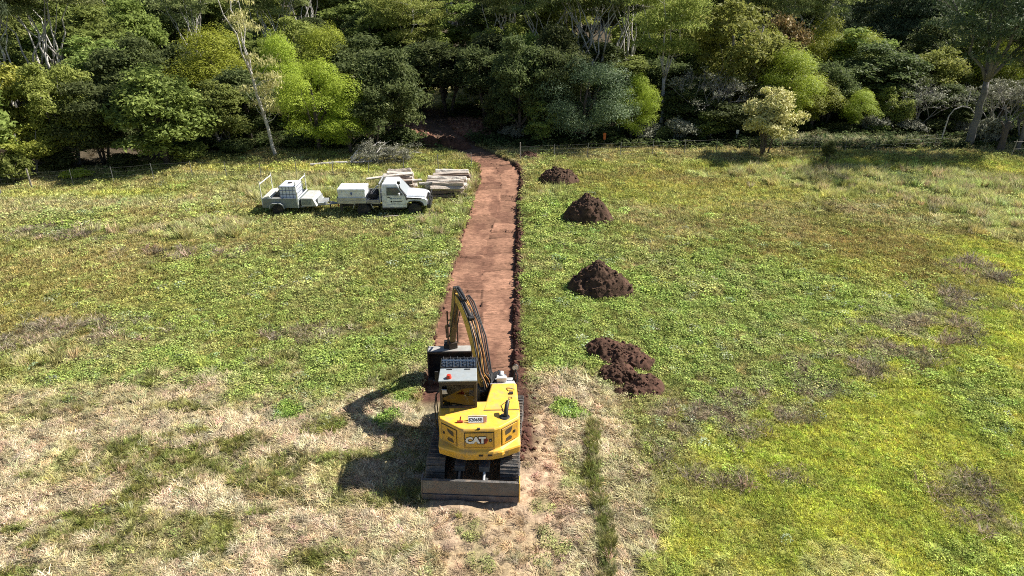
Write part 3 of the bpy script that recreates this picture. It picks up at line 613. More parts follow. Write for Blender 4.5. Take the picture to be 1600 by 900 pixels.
def dec(F4, name, m, poly, z0=.0225, z1=.026, parent=None): s = MB(F4); s.prism(poly, 2, z0, z1); return s.build(name, m, parent)
def sub(F4, name, m, polys, z=(.023,.026)):
    s = MB(F4)
    for p in polys: s.prism(p, 2, *z)
    return s.build(name, m, BODY)
# logo: hexagon, dark backing, white letters, yellow triangle
hexa = [(.02,-.13),(.15,-.13),(.22,.0),(.15,.13),(.0,.13),(-.1,-.03),(-.06,-.13)]
sub(Fc, 'logo_hexagon', mat('dark_red_marking', (.16,.02,.015), .5), [hexa])
sub(Fc, 'logo_stripe', RED, [[(.165,-.115),(.185,-.115),(.245,0),(.185,.115),(.165,.115),(.22,0)]], (.0265, .028))
text_obj('CAT', .27, 'logo_letters_outline', INK, BODY, Fc @ Matrix.Translation((-.10, .0, .028)), .001, .034)
text_obj('CAT', .27, 'logo_letters', WHT, BODY, Fc @ Matrix.Translation((-.10, .0, .0305)), .001, .017)
sub(Fc, 'logo_triangle', YEL, [[(-.15,-.10),(-.04,-.10),(-.095,-.02)]], (.0315, .033))
sub(Fc, 'latch', INK, [[(.27,-.045),(.34,-.045),(.34,.045),(.27,.045)]], (.0225,.034)); sub(Fc, 'latch_button', LGREY, [[(.29,-.02),(.32,-.02),(.32,.02),(.29,.02)]], (.034,.038))
sub(Fl, 'latch', INK, [[(-.22,-.04),(-.15,-.04),(-.15,.04),(-.22,.04)]], (.0225,.034)); sub(Fr, 'latch', INK, [[(.13,-.03),(.20,-.03),(.20,.05),(.13,.05)]], (.0225,.034))
sub(Fl, 'upper_grille', GRIL, [[(-.06,.20),(.16,.17),(.18,.14),(.18,.02),(.12,.02),(-.03,.09)]]); sub(Fl, 'lower_grille', GRIL, [[(-.05,-.20),(.17,-.20),(.17,-.13),(.12,-.07),(-.02,-.09),(-.06,-.14)]])
sub(Fr, 'upper_grille', GRIL, [[(-.15,.02),(-.16,.16),(-.12,.19),(.10,.22),(.08,.12),(.02,.04)]]); sub(Fr, 'lower_grille', GRIL, [[(-.16,-.20),(.06,-.20),(.08,-.12),(.0,-.06),(-.12,-.09)]])
# top: plate, red isolator, centre bump
b = UB(); b.bx(-.30, .22, -1.42, -1.40, 1.965, 2.10); b.build('number_plate_backing', LGREY, BODY)
Mp = UM @ Matrix.Translation((-.04, -1.52, 2.045)) @ Matrix.Rotation(math.radians(52), 4, 'X')
b = MB(Mp); b.bx(-.25, .25, -.075, .075, -.012, 0); b.build('number_plate', WHT, BODY, bevel=.003)
b = MB(Mp); b.bx(.16, .248, -.073, .073, .0005, .003); b.build('plate_orange_end', mat('orange_fade', (.50,.22,.12), .5), BODY)
text_obj('S2065E', .125, 'plate_number', INK, BODY, Mp @ Matrix.Translation((-.05, 0, .003)), .001, .003)
b = UB(); b.tube([(-.52,-1.50,1.96),(-.50,-1.46,2.12)], .018, 8); b.bx(-.60,-.44,-1.54,-1.48,1.96,2.01); b.build('isolator_switch', mat('dark_red_paint', (.30,.03,.02), .5), BODY, bevel=.005)
b = UB(); b.bx(-.05,.03,-1.86,-1.80,1.955,2.0); b.build('rear_camera', INK, BODY, bevel=.01)
# engine hood, right side, with step and grille deck
b = UB(); b.loft([[(.10,-.98,1.0),(1.12,-.98,1.0),(1.12,.55,1.0),(.32,.55,1.0)], [(.10,-.98,1.93),(1.12,-.98,1.93),(1.10,.42,1.90),(.34,.42,1.90)], [(.14,-.95,1.975),(1.06,-.95,1.975),(1.02,.38,1.95),(.38,.38,1.95)]])
b.build('right_hood', YEL, EX, bevel=.02, seg=3)
b = UB(); b.bx(.12, 1.12, -1.0, -.965, 1.0, 1.968); b.build('hood_seam', INK, EX)
b = UB(); b.bx(.08,.30,-.95,-.60,1.0,1.84); b.build('filler_box', YELD, EX, bevel=.015)
b = UB(); b.bx(.30,.44,-.60,.42,1.0,1.6); b.bx(.05, .9, .45, .98, 1.0, 1.62); b.build('valve_cover', BLK, EX, bevel=.02)
b = UB(); b.loft([[(.30,.44,1.62),(1.10,.44,1.62),(1.02,.98,1.5),(.42,.98,1.5)], [(.30,.44,1.90),(1.08,.44,1.90),(1.0,.94,1.80),(.44,.94,1.80)]]); b.build('front_deck', LGREY, EX, bevel=.02)
b = UB(); b.loft([[(.52,.55,1.86),(.80,.55,1.86),(.80,.78,1.84),(.52,.78,1.84)], [(.50,.52,2.04),(.82,.52,2.04),(.80,.80,2.02),(.52,.80,2.02)]]); b.tube([(.66,.7,2.0),(.66,.84,2.06)], [.07,.08], 12); b.build('deck_lamp', LGREY, EX, bevel=.02)
b = UB(); b.tube([(.98,.62,1.8),(1.05,.74,2.0),(1.08,.80,2.16)], .02, 8); b.tube([(1.12,.60,1.8),(1.15,.70,2.0),(1.08,.80,2.16)], .018, 8)
MR = b.build('mirror_bracket', BLK, EX); b = UB(); b.lathe([(0,.80),(.10,.80),(.11,.83),(.06,.87),(0,.88)], (1.08,0,2.22), 20, 'y'); b.build('mirror', BLK, MR, smooth=True)
b = UB(); b.lathe([(0,.797),(.09,.797),(.09,.799),(0,.799)], (1.08,0,2.22), 20, 'y'); b.build('mirror_glass', LGREY, MR)
b = UB(); b.tube([(.80,.10,1.97),(.90,.0,2.03),(1.02,.02,1.98)], .014, 8); b.bx(.86,.98,-.22,-.12,1.96,2.0); b.build('hood_handle', BLK, EX)
# exhaust stack with its elbow
b = UB(); b.tube([(.74,-1.28,1.95),(.74,-1.26,2.12),(.77,-1.14,2.24),(.80,-1.02,2.28)], [.065,.062,.058,.055], 14); b.lathe([(0,1.965),(.15,1.965),(.13,1.99),(0,1.99)], (.70,-1.30,0), 20); b.build('exhaust_pipe', BLK, EX, smooth=True)
b = UB(); b.tube([(.78,-1.2,1.97),(.80,-1.0,2.1),(.84,-.70,2.2),(.92,-.45,2.02),(.94,-.42,1.97)], .013, 8); b.build('hood_rail', BLK, EX)
b = UB(); b.bx(-1.16,-1.13,-.6,.9,.95,1.6); b.build('left_side_cover', YEL, EX, bevel=.01)

# cab
CX0, CX1, CY0, CY1, CZ0, CZ1 = -1.09, -.06, -.84, .36, .98, 2.84
CAB = empty('cab', (0, 0, 0)); CAB.parent = EX
b = UB()
for (x, y, wd) in ((CX0, CY0, .075), (CX1-.075, CY0, .075), (CX0, CY1-.06, .06), (CX1-.06, CY1-.06, .06), (CX0, -.3, .06), (CX1-.05, -.3, .05)):
    b.bx(x, x+wd, y, y+wd, CZ0, CZ1)
for z0, z1 in ((CZ0, 1.50 if False else 1.12), (CZ1-.13, CZ1)):
    b.bx(CX0+.002, CX1-.002, CY0+.002, CY0+.07, z0, z1); b.bx(CX0+.002, CX1-.002, CY1-.07, CY1-.002, z0, z1); b.bx(CX0+.003, CX0+.06, CY0+.01, CY1-.01, z0, z1); b.bx(CX1-.06, CX1-.003, CY0+.01, CY1-.01, z0, z1)
b.bx(CX0+.004, CX1-.004, CY0+.003, CY0+.06, 1.9, 2.04); b.bx(CX0-.012, CX0+.05, CY0+.08, -.1, 1.1, 1.55); b.bx(CX0-.012, CX0+.05, -.1, CY1-.08, 1.1, 1.42)
b.build('cab_frame', BLK, CAB, bevel=.012)
b = UB(); b.loft([[(CX0-.02,CY0-.03,CZ1),(CX1+.02,CY0-.03,CZ1),(CX1,CY1-.62,CZ1),(CX0,CY1-.62,CZ1)], [(CX0-.02,CY0-.03,CZ1+.045),(CX1+.02,CY0-.03,CZ1+.045),(CX1,CY1-.62,CZ1+.07),(CX0,CY1-.62,CZ1+.07)]])
b.build('cab_roof', GREY, CAB, bevel=.012)
b = UB(); b.bx(CX0+.09, CX1-.09, CY0+.01, CY0+.022, 2.05, 2.70); b.build('rear_window', CLR, CAB)
b = UB(); b.bx(CX0+.012, CX0+.022, CY0+.09, -.11, 1.56, 2.58); b.bx(CX0+.012, CX0+.022, -.03, CY1-.07, 1.43, 2.58); b.build('left_window', CLR, CAB)
b = UB(); b.bx(CX1-.022, CX1-.012, CY0+.09, -.11, 1.13, 2.58); b.bx(CX1-.022, CX1-.012, -.03, CY1-.07, 1.13, 2.58); b.build('right_window', CLR, CAB)
b = UB(); b.bx(CX0+.07, CX1-.07, CY1-.03, CY1-.02, 1.13, 2.58); b.build('windscreen', CLR, CAB)
b = UB(); b.bx(CX0+.07,CX1-.07,CY0+.08,CY1-.08,1.05,1.13); b.build('cab_floor', FLR, CAB)
b = UB(); b.bx(-.70,-.20,-.62,-.52,1.45,2.22); b.bx(-.70,-.20,-.56,-.10,1.35,1.5); b.bx(-.60,-.30,-.62,-.54,2.2,2.36); b.build('operator_seat', BLK, CAB, bevel=.04)
b = UB(); b.bx(-.86,-.08,-.84,-.66,1.14,2.02); b.build('rear_shelf', FLR, CAB, bevel=.02)
b = UB(); b.tube([(-.34,-.72,2.02),(-.36,-.73,2.20),(-.40,-.72,2.30)], [.06,.045,.02], 10); b.build('drink_bottle', LGREY, CAB)
for q_ in (-.20, -.84): b = UB(); b.bx(q_,q_+.12,-.3,.1,1.13,1.7); b.build('control_console', BLK, CAB, bevel=.02)
# roof guard of crossed bars
b = UB(); y0, y1, x0, x1 = CY1-.59, CY1-.13, CX0+.02, CX1-.02
GZ = lambda y: CZ1+.085+.03*(y-y0)
n = 10
for k in range(n+1):
    x = x0+(x1-x0)*k/n; b.tube([(x, y0, GZ(y0)), (x, y1, GZ(y1))], .007, 5)
nn = 6
for k in range(nn+1):
    y = y0+(y1-y0)*k/nn; b.tube([(x0, y, GZ(y)+.004), (x1, y, GZ(y)+.004)], .007, 5)
for k in range(n):
    for j in range(nn):
        if (k+j) % 2: x = x0+(x1-x0)*(k+.5)/n; y = y0+(y1-y0)*(j+.5)/nn; b.bx(x-.004, x+.004, y-.05, y+.05, GZ(y), GZ(y)+.06)
b.build('roof_guard_mesh', mat('guard_steel', (.11,.12,.13), .45, metal=.4), CAB)
b = UB()
for (p, q) in (((x0,y0),(x1,y0)),((x1,y0),(x1,y1)),((x1,y1),(x0,y1)),((x0,y1),(x0,y0))): b.tube([(p[0],p[1],GZ(p[1])),(q[0],q[1],GZ(q[1]))], .022, 6)
b.build('roof_guard_frame', BLK, CAB)
b = UB(); b.bx(CX0+.01,CX1-.01,CY1-.6,CY1,CZ1-.02,CZ1+.012); b.build('skylight', DGL, CAB)
b = UB(); b.lathe([(0,CZ1+.05),(.075,CZ1+.05),(.072,CZ1+.10),(.055,CZ1+.15),(0,CZ1+.165)], (CX0+.27,CY0+.12,0), 20); b.build('beacon', RED, CAB, smooth=True)
for q_ in (CX0+.18, CX1-.34): b = UB(); b.bx(q_,q_+.16,CY0+.50,CY0+.53,CZ1+.06,CZ1+.085); b.build('roof_bracket', INK, CAB)
b = UB(); b.tube([(CX0+.07,CY0-.03,2.62),(CX0+.11,CY0-.07,2.6),(CX0+.22,CY0-.06,2.5)], .014, 6); b.bx(CX0+.08,CX0+.2,CY0-.09,CY0-.03,2.50,2.62); b.build('work_lamp', LGREY, CAB)
b = UB(); b.tube([(CX0-.02,CY0+.02,1.05),(CX0-.14,CY0,1.3),(CX0-.16,CY0+.05,2.0),(CX0-.12,CY0+.2,2.3),(CX0-.0,CY0+.25,2.4)], .018, 8); b.tube([(CX0-.14,-.1,1.1),(CX0-.17,-.12,1.9),(CX0-.02,-.1,2.2)], .016, 8); b.build('grab_rail', BLK, CAB)
b = UB(); b.tube([(CX0,CY1-.05,2.2),(CX0-.16,CY1,2.25)], .012, 6); b.bx(CX0-.22,CX0-.12,CY1-.02,CY1+.02,2.08,2.42); b.build('side_mirror', BLK, CAB, bevel=.01)

# boom, stick, cylinders, hoses
R0 = Lc(-.84, 17.40, 1.45); K0 = Lc(-1.24, 18.75, 3.12); A0 = Lc(-1.80, 20.05, 3.42); S1 = Lc(-2.08, 20.66, 1.30)
hd = (Lc(-1.84, 20.25, 0)-Lc(-.84, 17.4, 0)); hd.z = 0; hd.normalize(); sd3 = Vector((hd.y, -hd.x, 0))  # to the machine's right
def beam(pts_, hs, ws, name, m, parent):
    rings = []; P = [Vector(p) for p in pts_]
    for i, p in enumerate(P):
        t = (P[min(i+1, len(P)-1)]-P[max(i-1, 0)]).normalized(); u = sd3.cross(t).normalized()
        h, w = hs[i]/2, ws[i]/2; rings.append([p+sd3*w+u*h, p-sd3*w+u*h, p-sd3*w-u*h, p+sd3*w-u*h])
    b = MB(); b.loft(rings); return b.build(name, m, parent, bevel=.012)
def q2(a, k, c, t): return a*(1-t)**2+k*2*t*(1-t)+c*t*t
Kc = K0+(K0-(R0+A0)/2)*.45
bp = [q2(R0, Kc+(Kc-K0)*.1, A0, t) for t in [0, .12, .25, .38, .5, .62, .75, .88, 1]]
BOOM = beam(bp, [.26,.34,.42,.48,.50,.46,.38,.31,.24], [.24]*9, 'boom', mat('dirty_yellow', (.66,.40,.07), .5, var=.3, scale=6, dirt=(.10,.07,.05), dscale=4, damt=.85), EX)
up = Vector((0,0,1))
for k, (o, r, mm) in enumerate([(-.10,.020,RUB),(-.055,.016,ORG),(-.01,.022,RUB),(.035,.016,ORG),(.08,.022,RUB),(.13,.017,ORG),(.18,.022,RUB),(.23,.017,RUB),(.28,.024,RUB)]):
    pp = []
    for i, p in enumerate(bp[:8]):
        t = (bp[min(i+1, 8)]-bp[max(i-1, 0)]).normalized(); u = sd3.cross(t).normalized()
        if u.z < 0: u = -u
        hh = [.26,.34,.42,.48,.50,.46,.38,.31][i]/2
        pp.append(p+sd3*(o+.015*math.sin(i*2.1+k))+u*(hh+.025+.02*math.sin(i*1.7+k*2)))
    pp = [R0+sd3*(o*1.6+.10)-hd*.25+up*(.28+.05*math.sin(k))]+[R0+sd3*(o*1.3+.06)-hd*.1+up*(.50+.06*math.cos(k*1.7))]+pp[1:]
    b = MB(); b.tube(pp, r, 7); b.build('hose', mm, BOOM)
b = MB()
for k in range(9):
    t = k/8; c = R0+sd3*(.18+.03*math.sin(k*2))+up*.05; 
    b.tube([c+hd*(-.25+.1*t)+up*(.35+.05*t), c+hd*(.05)+up*(.52+.08*t)+sd3*.04*k, c+hd*(.35+.06*t)+up*(.30-.1*t)+sd3*.035*k, c+hd*.2+up*(-.05)+sd3*.02*k], .03, 7)
b.build('hose_bundle', RUB, BOOM)
b = MB(); b.obx(R0-up*.05, (.42,.5,.55), Matrix.Rotation(math.atan2(-hd.x, hd.y), 3, 'Z')); b.build('boom_foot', BLK, EX, bevel=.04)
# boom cylinders below, stick cylinder on top
def cyl(a, c, r1, r2, fr, name, m1, parent):
    a, c = Vector(a), Vector(c); mid = a+(c-a)*fr; b = MB(); b.tube([a, mid], r1, 14); o = b.build(name, m1, parent, smooth=True)
    b = MB(); b.tube([mid-(c-a)*.02, c], r2, 12); b.build('piston_rod', CHROME if r2 < .04 else m1, o, smooth=True)
    
    for e_ in (a, c): b = MB(); b.tube([e_-sd3*.09, e_+sd3*.09], r1*.9, 12); b.build('pin', BLK, o)
    return o
cyl(R0-up*.35+hd*.25+sd3*.0, bp[4]-up*.16+hd*.05, .075, .035, .58, 'boom_cylinder', YEL, EX)
T1 = A0+up*.26+hd*.10
cyl(bp[4]+up*.36, T1, .07, .034, .55, 'stick_cylinder', BLK, EX)
b = MB(); b.tube([bp[6]+up*.27+sd3*.06, T1+up*.06-hd*.15+sd3*.05], [.05, .06], 10); b.tube([bp[6]+up*.30-sd3*.03, T1+up*.05-hd*.1-sd3*.03], [.03,.035], 8); b.build('cylinder_guard', BLK, EX)
# stick (from above the boom tip down to the bucket pin)
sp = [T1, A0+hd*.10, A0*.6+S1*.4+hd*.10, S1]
STK = beam(sp, [.16,.34,.30,.18], [.16,.19,.18,.16], 'stick', mat('shaded_yellow', (.26,.16,.05), .6, var=.4, dirt=(.07,.05,.04), dscale=2, damt=.85), EX)  # stick's shade put into its paint as a dark brown-yellow
for o_ in (-.11, .0, .11):
    b = MB(); b.tube([A0+hd*-.12+sd3*o_+up*.2, A0+hd*-.16+sd3*o_-up*.1, (A0+S1)/2-hd*.08+sd3*o_, S1-hd*.05+up*.3+sd3*o_], .016, 7); b.build('hose', RUB, STK)
cyl(A0+hd*.36-up*.3, S1+hd*.30+up*.55, .06, .03, .6, 'bucket_cylinder', BLK, EX)
b = MB()
for o_ in (-.13, .13):
    b.tube([S1+up*.75+sd3*o_, S1+hd*.30+up*.55+sd3*o_], .03, 6); b.tube([S1+hd*.30+up*.55+sd3*o_, S1+hd*.22+up*.12+sd3*o_], .03, 6)
    b.tube([S1+up*1.35-hd*.14+sd3*o_*1.3, S1+up*.05-hd*.12+sd3*o_*1.3], .028, 6)
b.tube([S1+up*1.0-hd*.14-sd3*.17, S1+up*1.0-hd*.14+sd3*.17], .022, 8)
b.build('bucket_linkage', mat('rusty_link', (.09,.05,.035), .6, metal=.3, dirt=(.25,.2,.16)), EX)
b = MB(); b.obx(S1-up*.03, (.30,.34,.26), Matrix.Rotation(math.atan2(-hd.x, hd.y), 3, 'Z')); b.tube([S1-sd3*.18, S1+sd3*.18], .05, 12); b.build('quick_hitch', mat('hitch_steel', (.10,.07,.05), .6, metal=.3, dirt=(.3,.25,.2)), EX, bevel=.02)
# wide mud bucket, mouth towards the machine
BC = Lc(-2.17, 20.62, 0); BM = Matrix.Translation((BC.x, BC.y, 0)) @ Matrix.Rotation(math.atan2(-hd.x, hd.y)*.25, 4, 'Z')
pf = [(-.36,.03),(-.05,.02),(.22,.08),(.42,.28),(.48,.55),(.42,.85),(.24,1.08),(-.02,1.17),(-.26,1.14)]
inn = [(y*(1-.06)-.02 if i > 1 else y, z+(.035 if i < 3 else (-.035 if i > 6 else 0))) for i, (y, z) in enumerate(pf)]
b = MB(BM); 
b.prism(pf+inn[::-1], 0, -.74, .74); BK = b.build('bucket', mat('bucket_steel', (.42,.41,.38), .55, metal=.1, var=.35, scale=4, dirt=(.10,.06,.045), dscale=2, damt=.7), EX, bevel=.006)
DKS = mat('bucket_inside', (.025,.023,.022), .7, metal=.2, var=.4, dirt=(.12,.06,.04))
for sx in (-1, 1): b = MB(BM); b.prism(pf, 0, sx*.742, sx*.775); b.build('side_plate', DKS, BK, bevel=.005)
inn2 = [(y*.93-.025 if i > 1 else y, z+(.045 if i < 3 else (-.045 if i > 6 else 0))) for i, (y, z) in enumerate(pf)]
b = MB(BM); b.prism([(y*.985-.004 if i > 1 else y, z+(.038 if i < 3 else (-.038 if i > 6 else 0))) for i, (y, z) in enumerate(inn)]+inn2[::-1], 0, -.738, .738); b.build('bucket_inner_shade', DKS, BK)  # dark sheet over the shell, inner shade put into its colour
b = MB(BM); b.bx(-.75,.75,-.44,-.30,.015,.055); b.build('bucket_lip', WORN, BK)
b = MB(BM); b.bx(-.74,.74,-.30,-.24,1.10,1.15); b.bx(-.2,.2,-.1,.3,1.16,1.3); b.build('top_stiffener', DKS, BK, bevel=.01)
b = MB(BM); b.bx(-.78,-.62,-.5,-.3,.0,.16); b.build('side_cutter', DKS, BK, bevel=.01)
# ================================================================== UTE
WP = mat('white_paint', (.72,.75,.79), .30, var=.08, scale=2, dirt=(.42,.36,.28), dscale=3.5, damt=.8, coat=.5)
GALV = mat('galvanised', (.34,.36,.37), .5, metal=.35, var=.3, scale=6, dirt=(.22,.18,.13), dscale=2, damt=.6)
ALU = mat('tray_alloy', (.45,.46,.46), .45, metal=.4, var=.2, scale=6, dirt=(.25,.2,.14), damt=.6)
TYRE = mat('tyre', (.022,.021,.02), .85, var=.4, dirt=(.16,.12,.08), dscale=5, damt=.6); RIM = mat('steel_rim', (.42,.42,.42), .45, metal=.4, dirt=(.2,.15,.1), damt=.6)
BLUE = mat('blue_marking', (.05,.10,.28), .5)
def wheel(x, y, r, w, parent, sgn=-1, name='wheel'):
    W_ = empty(name, (x, y, r)); W_.parent = parent
    b = MB(); b.lathe([(r*.58,-w/2),(r*.93,-w/2),(r,-w*.36),(r,w*.36),(r*.93,w/2),(r*.58,w/2)], (0,0,0), 36, 'y'); b.build('tyre', TYRE, W_, smooth=True)
    b = MB(); b.lathe([(0,sgn*w*.30),(r*.14,sgn*w*.42),(r*.16,sgn*w*.30),(r*.34,sgn*w*.22),(r*.5,sgn*w*.30),(r*.58,sgn*w*.46),(r*.60,sgn*w*.46),(r*.60,sgn*-w*.4),(0,sgn*-w*.4)], (0,0,0), 30, 'y'); rm = b.build('rim', RIM, W_, smooth=True)
    for k in range(6): a = k*PI/3; b = MB(); b.lathe([(0,0),(r*.07,0),(r*.07,.02),(0,.02)], (r*.42*math.cos(a), sgn*w*.31, r*.42*math.sin(a)), 8, 'y'); b.build('rim_hole', INK, rm)
ux, uy = gp(529, 339.5); uy += .95
UT = empty('utility_truck', (ux, uy, H1(ux+2.5, uy)-.03), math.radians(1.0), 'white single cab utility truck with alloy tray and black bull bar by the timber stacks', 'truck')
# chassis
b = MB(); b.bx(.1,4.9,-.42,-.32,.48,.62); b.bx(.1,4.9,.32,.42,.48,.62); b.bx(1.38,1.56,-.7,.7,.30,.44); b.bx(4.33,4.51,-.7,.7,.30,.44); b.bx(.6,.8,-.4,.4,.45,.6); b.bx(2.5,3.2,-.75,-.45,.38,.62); b.build('chassis', BLK, UT, bevel=.01)
for (x, y, s) in ((1.47,-.78,-1),(1.47,.78,1),(4.42,-.78,-1),(4.42,.78,1)): wheel(x, y, .385, .25, UT, s)
# tray
T = MB(); T.bx(.02,2.42,-.92,.92,.84,.92); T.bx(.05,2.40,-.80,-.7,.74,.84); T.bx(.05,2.40,.7,.8,.74,.84); TR = T.build('tray', ALU, UT, bevel=.006)
b = MB(); b.bx(.02,1.66,-.945,-.925,.82,1.14); b.bx(.02,1.66,-.96,-.945,.96,.985); b.build('tray_side', ALU, TR, bevel=.004)
b = MB(); b.bx(1.68,2.42,-.945,-.925,.82,1.02); b.bx(1.68,2.42,-.96,-.945,.90,.92); b.build('tray_side', mat('dusty_alloy', (.33,.31,.29), .6, metal=.3), TR, bevel=.004)
b = MB(); b.bx(.02,2.42,.925,.945,.82,1.14); b.build('tray_side', ALU, TR, bevel=.004)
b = MB(); b.bx(-.02,.0,-.92,.92,.82,1.14); b.build('tailgate', ALU, TR, bevel=.004)
b = MB(); 
for y in (-.93, .88): b.bx(2.44,2.50,y,y+.05,.84,1.98)
b.bx(2.44,2.50,-.93,.93,1.93,1.99); b.bx(2.445,2.495,-.9,.9,1.35,1.39); b.bx(2.445,2.495,-.9,.9,.86,.92)
for k in range(9): b.bx(2.46,2.475,-.8+k*.2,-.785+k*.2,.9,1.93)
b.build('headboard', ALU, TR, bevel=.005)
for x0 in (.98, 1.92):
    b = MB(); b.tube([(x0,-.93,.80),(x0+(.12 if x0 > 1.5 else -.12),-.93,.50)], .018, 6); b.build('mudguard_stay', ALU, UT)
for q_ in (-.93, .66): b = MB(); b.prism([(1.0,.62),(1.05,.80),(1.9,.80),(1.95,.62),(1.93,.62),(1.87,.78),(1.08,.78),(1.02,.62)], 1, q_, q_+.27); b.build('mudguard', BLK, UT)
b = MB(); b.bx(.14,.26,-.90,-.86,.36,.78); b.bx(.10,.30,-.88,-.6,.56,.70); b.build('tail_light_bar', BLK, UT); b = MB(); b.bx(.0,.03,-.85,-.6,.62,.72); b.build('tail_light', RED, UT)
# tool box on the tray
b = MB(); b.bx(.06,1.62,-.88,.30,.925,1.50); TB = b.build('tray_box', WP, UT, bevel=.025); b = MB(); b.bx(.04,1.64,-.90,.32,1.50,1.66); b.build('box_lid', WP, TB, bevel=.03); b = MB(); b.bx(.80,.88,-.905,-.885,1.32,1.46); b.build('box_latch', BLUE, TB)
# cab: lower body, greenhouse, bonnet
def secy(prof, w, m, name, parent, bevel=.03): b = MB(); b.prism(prof, 1, -w, w); return b.build(name, m, parent, bevel=bevel)
CB = secy([(2.56,.52),(3.86,.52),(3.95,.60),(3.95,1.25),(2.56,1.25)], .86, WP, 'cab_body', UT, .03)
b = MB(); b.loft([[(2.56,-.86,1.24),(3.97,-.86,1.24),(3.97,.86,1.24),(2.56,.86,1.24)], [(2.58,-.80,1.78),(3.52,-.78,1.78),(3.52,.78,1.78),(2.58,.80,1.78)], [(2.60,-.75,1.90),(3.44,-.73,1.90),(3.44,.73,1.90),(2.60,.75,1.90)], [(2.68,-.60,1.95),(3.36,-.6,1.95),(3.36,.6,1.95),(2.68,.6,1.95)]]); b.build('cab_roof', WP, CB, bevel=.02, seg=3)
def sidewin(sy):
    b = MB(); P = lambda x, z: (x, sy*(.862-(z-1.24)*.111), z)
    b.loft([[P(2.86,1.27),P(3.80,1.27),P(3.46,1.72),P(2.86,1.72)], [tuple(Vector(P(x,z))+Vector((0, sy*.012, 0))) for x, z in ((2.86,1.27),(3.80,1.27),(3.46,1.72),(2.86,1.72))]]); b.build('side_window', DGL, CB)
for s in (-1, 1): sidewin(s)
b = MB(); b.loft([[(3.93,-.76,1.27),(3.93,.76,1.27),(3.535,.70,1.76),(3.535,-.70,1.76)], [(3.965,-.76,1.29),(3.965,.76,1.29),(3.57,.70,1.78),(3.57,-.70,1.78)]]); b.build('windscreen', glass('windscreen_glass', (.35,.38,.40), .12), CB)
b = MB(); b.bx(2.545,2.56,-.6,.6,1.35,1.72); b.build('rear_window', DGL, CB)
b = MB(); b.tube([(3.56,-.80,1.80),(3.76,-.83,1.52),(3.99,-.86,1.24)], [.022,.022,.03], 6); b.build('pillar_trim', BLK, CB)
for s in (-1, 1):
    b = MB(); b.prism([(2.84,.60),(3.78,.60),(3.90,.75),(3.90,1.24),(2.84,1.24)], 1, s*.862, s*.874); D_ = b.build('door', WP, CB, bevel=.008)
    b = MB(); b.bx(2.88,3.04,s*.875,s*.893,1.12,1.16); b.build('door_handle', BLK, D_, bevel=.004)
    b = MB(); b.bx(3.52,3.64,s*.90,s*1.06,1.28,1.44); b.build('door_mirror', WP, D_, bevel=.03); b = MB(); b.tube([(3.6,s*.86,1.26),(3.6,s*.95,1.32)], .015, 6); b.build('mirror_arm', BLK, D_)
    b = MB(); b.bx(2.835,2.842,s*.865,s*.868,.6,1.7); b.bx(2.84,3.9,s*.876,s*.879,.70,.712); b.build('door_seam', INK, D_)
b = MB(); b.bx(3.02,3.16,-.879,-.8755,1.03,1.13)
for k in range(5): b.bx(3.22+k*.10,3.29+k*.10,-.879,-.8755,1.06,1.10)
b.build('door_emblem', mat('grey_blue_marking', (.16,.23,.33), .5), CB)
b = MB(); b.lathe([(0,-.8755),(.055,-.8755),(.055,-.880),(.035,-.880),(.035,-.8755)], (3.10,0,.90), 20, 'y')
for k in range(9): b.bx(3.19+k*.06,3.235+k*.06,-.879,-.8755,.875,.925)
b.bx(3.1,3.75,-.879,-.8755,.80,.815); b.build('door_lettering', INK, CB)
b = MB(); b.bx(2.57,3.84,-.87,.87,.46,.54); b.build('side_step', BLK, CB, bevel=.01)
b = MB(); b.loft([[(3.95,-.70,.95),(5.08,-.64,.95),(5.08,.64,.95),(3.95,.70,.95)], [(3.95,-.72,1.20),(5.05,-.62,1.12),(5.05,.62,1.12),(3.95,.72,1.20)], [(3.97,-.62,1.285),(4.9,-.54,1.22),(4.9,.54,1.22),(3.97,.62,1.285)]]); BN = b.build('bonnet', WP, UT, bevel=.03, seg=3)
fend = [(3.93,.52),(3.93,1.14),(5.02,1.06),(5.14,.98),(5.16,.66),(4.96,.62),(4.88,.80),(4.72,.90),(4.42,.93),(4.12,.90),(4.0,.78),(3.97,.52)]
for s in (-1, 1):
    b = MB(); b.prism(fend, 1, s*.64, s*.87); G = b.build('front_guard', WP, UT, bevel=.02)
    b = MB(); b.prism([(3.96,1.155),(4.86,1.095),(4.80,1.02),(4.02,1.06)], 1, s*.872, s*.878); b.build('guard_strip', INK, G)  # dark strip along the top of the guard
    b = MB(); b.lathe([(0,0),(.09,0),(.09,.03),(0,.045)], (5.155,s*.72,.88), 18, 'x'); b.build('headlight', LGREY, G)
    b = MB(); b.bx(4.0,4.06,s*.872,s*.884,.98,1.02); b.build('side_indicator', mat('amber_lens', (.5,.2,.03), .3), G)
    b = MB(); b.prism([(3.98,.62),(4.10,.92),(4.42,.965),(4.74,.93),(4.92,.80),(4.98,.62),(4.93,.62),(4.86,.77),(4.70,.87),(4.42,.905),(4.14,.87),(4.03,.62)], 1, s*.86, s*.90); b.build('wheel_arch_trim', BLK, G)
b = MB(); b.bx(5.06,5.12,-.62,.62,.70,1.02); b.build('radiator_grille', BLK, UT, bevel=.01)
b = MB(); b.bx(5.14,5.34,-.88,.88,.50,.72); b.tube([(5.28,-.80,.6),(5.32,-.76,.95),(5.30,-.62,1.14),(5.30,.62,1.14),(5.32,.76,.95),(5.28,.80,.6)], .036, 8)
for y in (-.3, .3): b.tube([(5.30,y,.68),(5.32,y,1.14)], .03, 8)
b.tube([(5.3,-.78,.9),(5.3,.78,.9)], .025, 8); b.build('bull_bar', BLK, UT, bevel=.0)
